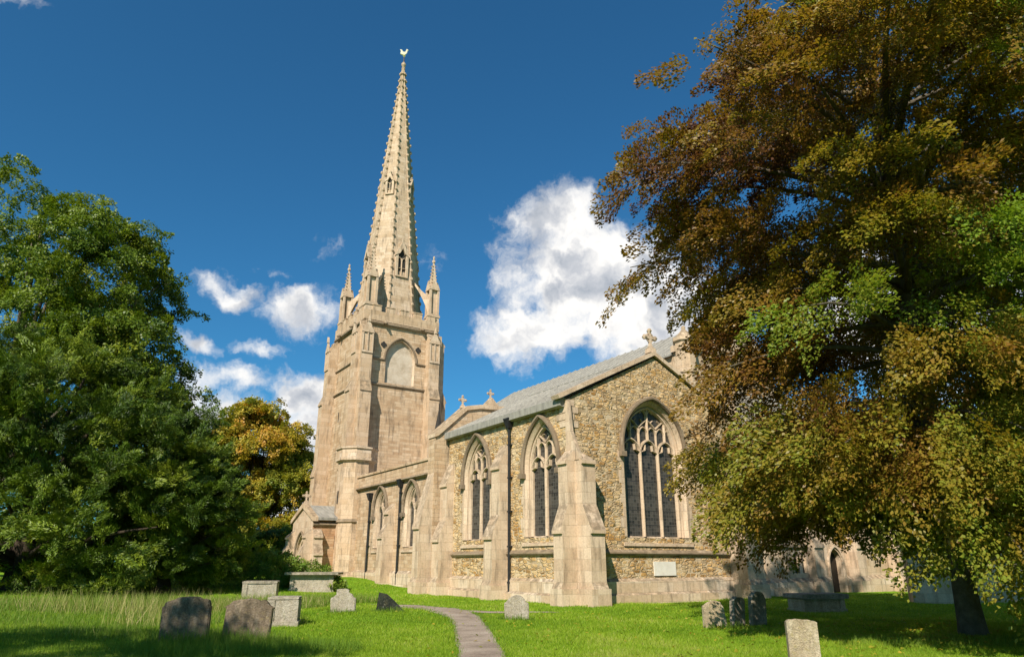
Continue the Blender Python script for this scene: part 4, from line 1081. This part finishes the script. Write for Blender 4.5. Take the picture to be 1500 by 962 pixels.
# ------------------------------------------------------------------ grass
GRASS = mat_leaf('lawn_grass_blade', [(0., (.095, .170, .012)), (.45, (.215, .335, .018)), (.75, (.31, .40, .032)), (1., (.44, .42, .14))], .42, .55, .2)
STRAW = mat_leaf('long_dry_grass', [(0., (.090, .170, .016)), (.55, (.150, .245, .022)), (.8, (.30, .29, .09)), (1., (.52, .42, .22))], .35, .6, .2)
def blades(name, x, y, h, w, mat, tint, rng, lean=.35):
    n = len(x); z = gz(x, y)
    v = np.empty((n, 3, 3), np.float32); an = rng.random(n)*2*PI
    dx, dy = np.cos(an), np.sin(an); lx, ly = rng.normal(size=n)*lean*h, rng.normal(size=n)*lean*h
    v[:, 0] = np.stack([x-dx*w/2, y-dy*w/2, z-.01], 1); v[:, 1] = np.stack([x+dx*w/2, y+dy*w/2, z-.01], 1); v[:, 2] = np.stack([x+lx, y+ly, z+h], 1)
    me = bpy.data.meshes.new(name)
    me.vertices.add(n*3); me.vertices.foreach_set('co', v.ravel())
    me.loops.add(n*3); me.loops.foreach_set('vertex_index', np.arange(n*3, dtype=np.int32))
    me.polygons.add(n); me.polygons.foreach_set('loop_start', np.arange(n, dtype=np.int32)*3)
    try: me.polygons.foreach_set('loop_total', np.full(n, 3, np.int32))
    except Exception: pass
    at = me.attributes.new('tint', 'FLOAT', 'FACE'); at.data.foreach_set('value', np.clip(tint, 0, 1).astype(np.float32))
    me.update(calc_edges=True); me.materials.append(mat)
    o = bpy.data.objects.new(name, me); COL.objects.link(o); o['kind'] = 'stuff'
    return o
def free(x, y):
    ok = np.ones(len(x), bool)
    for P in PATHS:
        for p in P: ok &= (x-p[0])**2+(y-p[1])**2 > (p[2]*1.02)**2
    a, b = church_ab(x, y)
    ok &= ~((a > -.2) & (b > -.2) & (a < 10.7) & (b < 27)) & ~((a > 10) & (b > -.3) & (a < 16)) & ~((a > 15.8) & (b > -1.2))
    return ok
def grass():
    rng = np.random.default_rng(2)
    n = 520000
    y = 11.5/(1-rng.random(n)*(1-11.5/46)); x = (rng.random(n)*2-1)*y*.80
    k = free(x, y); x, y = x[k], y[k]
    cl = np.sin(x*1.3+np.sin(y*.9)*1.5)*np.sin(y*1.1+.5*np.sin(x*2.1))
    h = (.045+.035*rng.random(len(x)))*(1+.35*cl); w = .011*(y/13)*(.7+.6*rng.random(len(x)))
    fine = np.sin(x*5+1.3*np.sin(y*3.7))*np.sin(y*4.3)
    blades('lawn', x, y, h, w, GRASS, .45+.15*cl+.10*fine+.16*np.sin(x*.37+2+1.2*np.sin(y*.31))*np.sin(y*.52+x*.2)+rng.normal(size=len(x))*.17+.25*(rng.random(len(x)) < .05), rng, .55)
    # rough grass: foreground left, the skirt of the yews, round the stones
    X, Y, Hh, T, Wd = [], [], [], [], []
    def patch(cx, cy, rx, ry, n, h0, h1, t0, t1, w=.010):
        a = rng.random(n)*2*PI; r = np.sqrt(rng.random(n))
        px, py = cx+rx*r*np.cos(a), cy+ry*r*np.sin(a)
        k = free(px, py); px, py = px[k], py[k]
        X.append(px); Y.append(py); Hh.append(h0+(h1-h0)*rng.random(len(px))**1.6); T.append(t0+(t1-t0)*rng.random(len(px))**1.5); Wd.append(np.full(len(px), w)*(np.maximum(py, 12)/13))
    patch(-8.6, 14.2, 4.4, 2.3, 30000, .03, .15, .0, .6)
    patch(-5.2, 14.3, 2.4, 1.3, 9000, .08, .30, .05, .6)
    patch(-6.0, 15.35, 1.5, .45, 3600, .08, .42, .0, .8)
    patch(-8.0, 17.2, 2.4, 1.4, 3500, .06, .30, .1, .8); patch(-10.5, 17.0, 2.6, 1.2, 7000, .04, .18, .0, .7); patch(-9.0, 19.3, 1.5, .7, 260, .4, .95, .7, 1.)
    patch(-12.0, 21.5, 4.4, 3.6, 12000, .05, .24, .0, .8); patch(-12.5, 24.5, 3.6, 1.2, 900, .4, .9, .6, 1.)
    patch(-15.5, 27.0, 6.0, 3.0, 12000, .10, .55, .1, 1.)
    patch(-9.2, 28.0, 2.2, 2.6, 7000, .10, .45, .3, 1.)
    patch(-6.4, 20.2, .9, .5, 1500, .1, .4, .4, 1.)
    patch(-7.2, 31.5, 1.6, 1.6, 3000, .1, .4, .2, .9)
    patch(9.5, 15.6, 2.6, .9, 3500, .06, .20, .1, .7)
    for gx, gy in ((-5.43, 24.0), (.14, 21.9), (5.5, 19.4), (4.6, 11.9), (-4.0, 24.2)): patch(gx, gy, .55, .22, 420, .06, .22, .1, .7)
    for P in PATHS[:1]:
        for p in P[8:]:
            for sd in (-1, 1):
                k = 26; ox = rng.normal(size=k)*.05+sd*p[2]*(.94+.1*rng.random(k)); X.append(p[0]+ox); Y.append(p[1]+rng.normal(size=k)*.22); Hh.append(.03+.07*rng.random(k)); T.append(.1+.5*rng.random(k)); Wd.append(np.full(k, .011)*p[1]/13)
    blades('long_grass', *map(np.concatenate, (X, Y, Hh, Wd)), STRAW, np.concatenate(T), rng, .30)
grass()

def litter():
    rng = np.random.default_rng(77); n = 1500
    r = np.abs(rng.normal(size=n))*5.5; t = rng.random(n)*2*PI
    x, y = 9.0+r*np.cos(t), 16.5+r*np.sin(t)*.9
    x[:420] = rng.uniform(-9, 9, 420); y[:420] = rng.uniform(12.5, 27, 420)
    a, b = church_ab(x, y); k = (b < -1.8) | (a < -1.8); x, y = x[k], y[k]; n = len(x)
    pos = np.stack([x, y, gz(x, y)+.035+.03*rng.random(n)], 1)
    ax = unit(rng.normal(size=(n, 3))*np.array([1, 1, .25])); nn = unit(np.array([0, 0, 1.])+rng.normal(size=(n, 3))*.5)
    o = leaf_mesh('fallen_leaves', pos, ax, nn, .06+.05*rng.random(n), .04+.035*rng.random(n), .2+.5*rng.random(n), GOLDL); o['kind'] = 'stuff'
litter()

def shrubs():
    for i, (x, y, r, h, lab) in enumerate([(-13.6, 39.6, 2.1, 1.5, 'pale green shrubby growth along the top of the long low tomb'), (-11.4, 40.2, 1.3, 1.05, 'low sunlit green bush between the yew and the church porch'), (-9.15, 38.2, .45, .5, 'tiny green bush at the right end of the long low tomb')]):
        lobed_tree('bush', lab, (x, y), [(0, 0, h*.5, r, r*.8, h*.62), (r*.5, 0, h*.4, r*.6, r*.6, h*.5)], SHRUB, BARK2, [190, 90, 30][i], 60, .17, .045, .7*min(1, r), .25*min(1, r), 50+i, .55, .3, .5, .0, .1, h*.6, .05, .06, .6, cat='bush', group='bushes by the tombs')
shrubs()

# ------------------------------------------------------------------ graves
G_BROWN = mat_grave('rough_brown_gravestone', [(.10, .075, .05), (.19, .145, .10), (.30, .24, .17)], la=.3, ma=.6)
G_GREY = mat_grave('grey_lichened_gravestone', [(.16, .135, .105), (.28, .24, .19), (.40, .35, .28)], la=.4, ma=.6)
G_PALE = mat_grave('pale_limestone_gravestone', [(.26, .22, .165), (.36, .31, .245), (.46, .41, .34)], la=.35, ma=.35)
G_BLACK = mat_grave('dark_slate_gravestone', [(.012, .014, .012), (.022, .026, .02), (.045, .05, .038)], la=.15, ma=.7)
G_TAN = mat_grave('tan_sandstone_gravestone', [(.28, .21, .13), (.42, .335, .225), (.54, .45, .33)], la=.5, ma=.35)
def outline(kind, w, h):
    k = w/2; P = []
    if kind == 'round': P = [(-k, 0), (-k, h-.42*k)] + [(k*math.cos(t), h-.42*k+.42*k*math.sin(t)) for t in np.linspace(PI*.97, .03*PI, 15)] + [(k, h-.42*k), (k, 0)]
    elif kind == 'segment': P = [(-k, 0), (-k, h-.2*k)] + [(k*math.cos(t)*.98, h-.2*k+.2*k*math.sin(t)) for t in np.linspace(PI*.95, .05*PI, 11)] + [(k, h-.2*k), (k, 0)]
    elif kind == 'shoulder':
        s = k*.80; b = h-.55*s
        P = [(-k, 0), (-k, b-.04), (-k+.05, b), (-s, b)] + [(s*math.cos(t), b+.55*s*math.sin(t)) for t in np.linspace(PI*.97, .03*PI, 13)] + [(s, b), (k-.05, b), (k, b-.04), (k, 0)]
    elif kind == 'ogee': P = [(-k*.93, 0), (-k, h*.5), (-k*.98, h*.68), (-k*.78, h*.74), (-k*.62, h*.86), (-k*.34, h*.97), (0, h), (k*.34, h*.97), (k*.62, h*.86), (k*.78, h*.74), (k*.98, h*.68), (k, h*.5), (k*.93, 0)]
    elif kind == 'slab': P = [(-k, 0), (-k*.96, h), (-k*.3, h*.97), (k*.3, h*.62), (k, h*.16), (k, 0)]
    elif kind == 'lean': P = [(-k, 0), (-k*.86, h*.80), (-k*.5, h*.95), (0, h), (k*.45, h*.93), (k*.72, h*.70), (k, 0)]
    return P
def grave(kind, x, y, w, h, t, yaw, mat, label, tilt=0., lean=0., seed=0, base=False):
    """upright stone with a rounded, worn edge; yaw 0 faces the camera's side"""
    rng = np.random.default_rng(seed+100)
    w *= .95; h *= .95
    P = [(p+rng.normal()*.012*w, q+(rng.normal()*.012*w if q > 0 else -.25)) for p, q in outline(kind, w, h)]
    bm = bmesh.new(); fr = [bm.verts.new((p, -t/2, q)) for p, q in P]; bk = [bm.verts.new((p, t/2, q)) for p, q in P]
    bm.faces.new(fr); bm.faces.new(bk[::-1])
    for i in range(len(P)): bm.faces.new((fr[i], bk[i], bk[(i+1) % len(P)], fr[(i+1) % len(P)]))
    bmesh.ops.recalc_face_normals(bm, faces=bm.faces)
    bmesh.ops.bevel(bm, geom=[e for e in bm.edges if abs(e.verts[0].co.y-e.verts[1].co.y) < .01], offset=.022, segments=2, affect='EDGES', clamp_overlap=True)
    me = bpy.data.meshes.new('gravestone'); bm.to_mesh(me); bm.free(); me.materials.append(mat)
    o = bpy.data.objects.new('gravestone', me); COL.objects.link(o)
    o.location = (x, y, float(gz(x, y))-.02); o.rotation_euler = (tilt, lean, yaw)
    return tag(o, label, 'gravestone', 'old gravestones in the churchyard grass')
def chest(x, y, w, d, h, yaw, mat, label, over=.09, slab=.11, top=None, name='chest_tomb'):
    z = float(gz(x, y)); root = tag(empty(name, (x, y, z), yaw), label, 'tomb', 'stone tombs in the churchyard')
    b = MB(); b.box(-w/2, w/2, -d/2, d/2, -.3, h-slab)
    b.box(-w/2-.06, w/2+.06, -d/2-.06, d/2+.06, -.3, .12)
    for sx in (-1, 1): b.box(sx*(w/2-.08)-.10, sx*(w/2-.08)+.10, -d/2-.025, d/2+.025, .12, h-slab-.01)
    b.build('tomb_side', mat, root)
    s = MB(); s.prism([(-w/2-over, h-slab*.8), (-w/2-over, h-slab*.2), (-w/2-over+.04, h), (w/2+over-.04, h), (w/2+over, h-slab*.2), (w/2+over, h-slab*.8), (w/2+over-.04, h-slab+.003), (-w/2-over+.04, h-slab+.003)], lambda p, q, t: (p, t, q), -d/2-over, d/2+over)
    s.build('ledger_slab', top or G_GREY, root)
    return root
def graves():
    grave('round', -6.72, 15.5, .98, .98, .16, .12, G_BROWN, 'rough brown round-topped gravestone at far left, half hidden in long grass', -.03, -.02, 1)
    grave('round', -5.66, 16.05, 1.05, .94, .15, .05, G_BROWN, 'broad grey-brown gravestone with rounded shoulders just left of the white block', -.02, .03, 2)
    # low white block with broken top
    o = chest(-6.1, 20.0, .76, .55, .72, .15, G_PALE, 'small squat pale block tomb with a dry broken top, behind the two brown gravestones', .02, .07, G_PALE, 'block_tomb')
    grave('ogee', -5.45, 24.1, .86, .70, .13, -.05, G_PALE, 'pale pinkish gravestone with ogee shoulders standing alone in the grass', .02, .01, 3)
    grave('segment', -6.75, 29.6, .52, .62, .13, .05, G_PALE, 'small square-topped pale stone just behind the ogee-shouldered one', 0, .02, 4)
    grave('slab', -4.0, 24.35, .92, .62, .10, .1, G_BLACK, 'dark slate slab sloping down to the right, left of the path', -.25, .06, 5)
    grave('ogee', .14, 22.0, .76, .74, .14, -.08, G_PALE, 'pale round-topped gravestone right of the path before the corner buttress', .02, -.02, 6)
    grave('lean', 5.28, 19.5, .74, .72, .15, .25, G_TAN, 'tan gravestone with a sloping worn top, leftmost of the group of three', .02, -.03, 7)
    grave('round', 5.98, 19.95, .62, .80, .14, .8, G_GREY, 'weathered gravestone coloured dark for shade, in the middle of the group of three', .05, .06, 8)  # lichened grey chosen dark to put the shade into its colour
    grave('shoulder', 6.66, 20.35, .62, .92, .14, .6, G_GREY, 'taller gravestone coloured dark for shade, rightmost of the group of three', .02, .05, 9)  # shade on this stone's face is likewise given by the darker material
    grave('segment', 4.60, 12.0, .49, .78, .16, -.16, G_TAN, 'tan gravestone with a gently curved top nearest the camera at bottom right', -.03, .015, 10)
    chest(10.45, 25.6, 1.55, .85, .60, .25, G_TAN, 'low table tomb with dark overhanging slab before the vestry wall', .13, .16, G_GREY, 'table_tomb')
    chest(-10.85, 32.0, 1.35, .9, .76, .2, G_PALE, 'pale stone chest tomb with a flat top at the edge of the yews', .04, .1, G_GREY)
    chest(-10.3, 38.4, 2.15, 1.1, .92, .06, G_PALE, 'long white chest tomb with a wide dark slab in front of the porch', .28, .12, G_GREY)
graves()
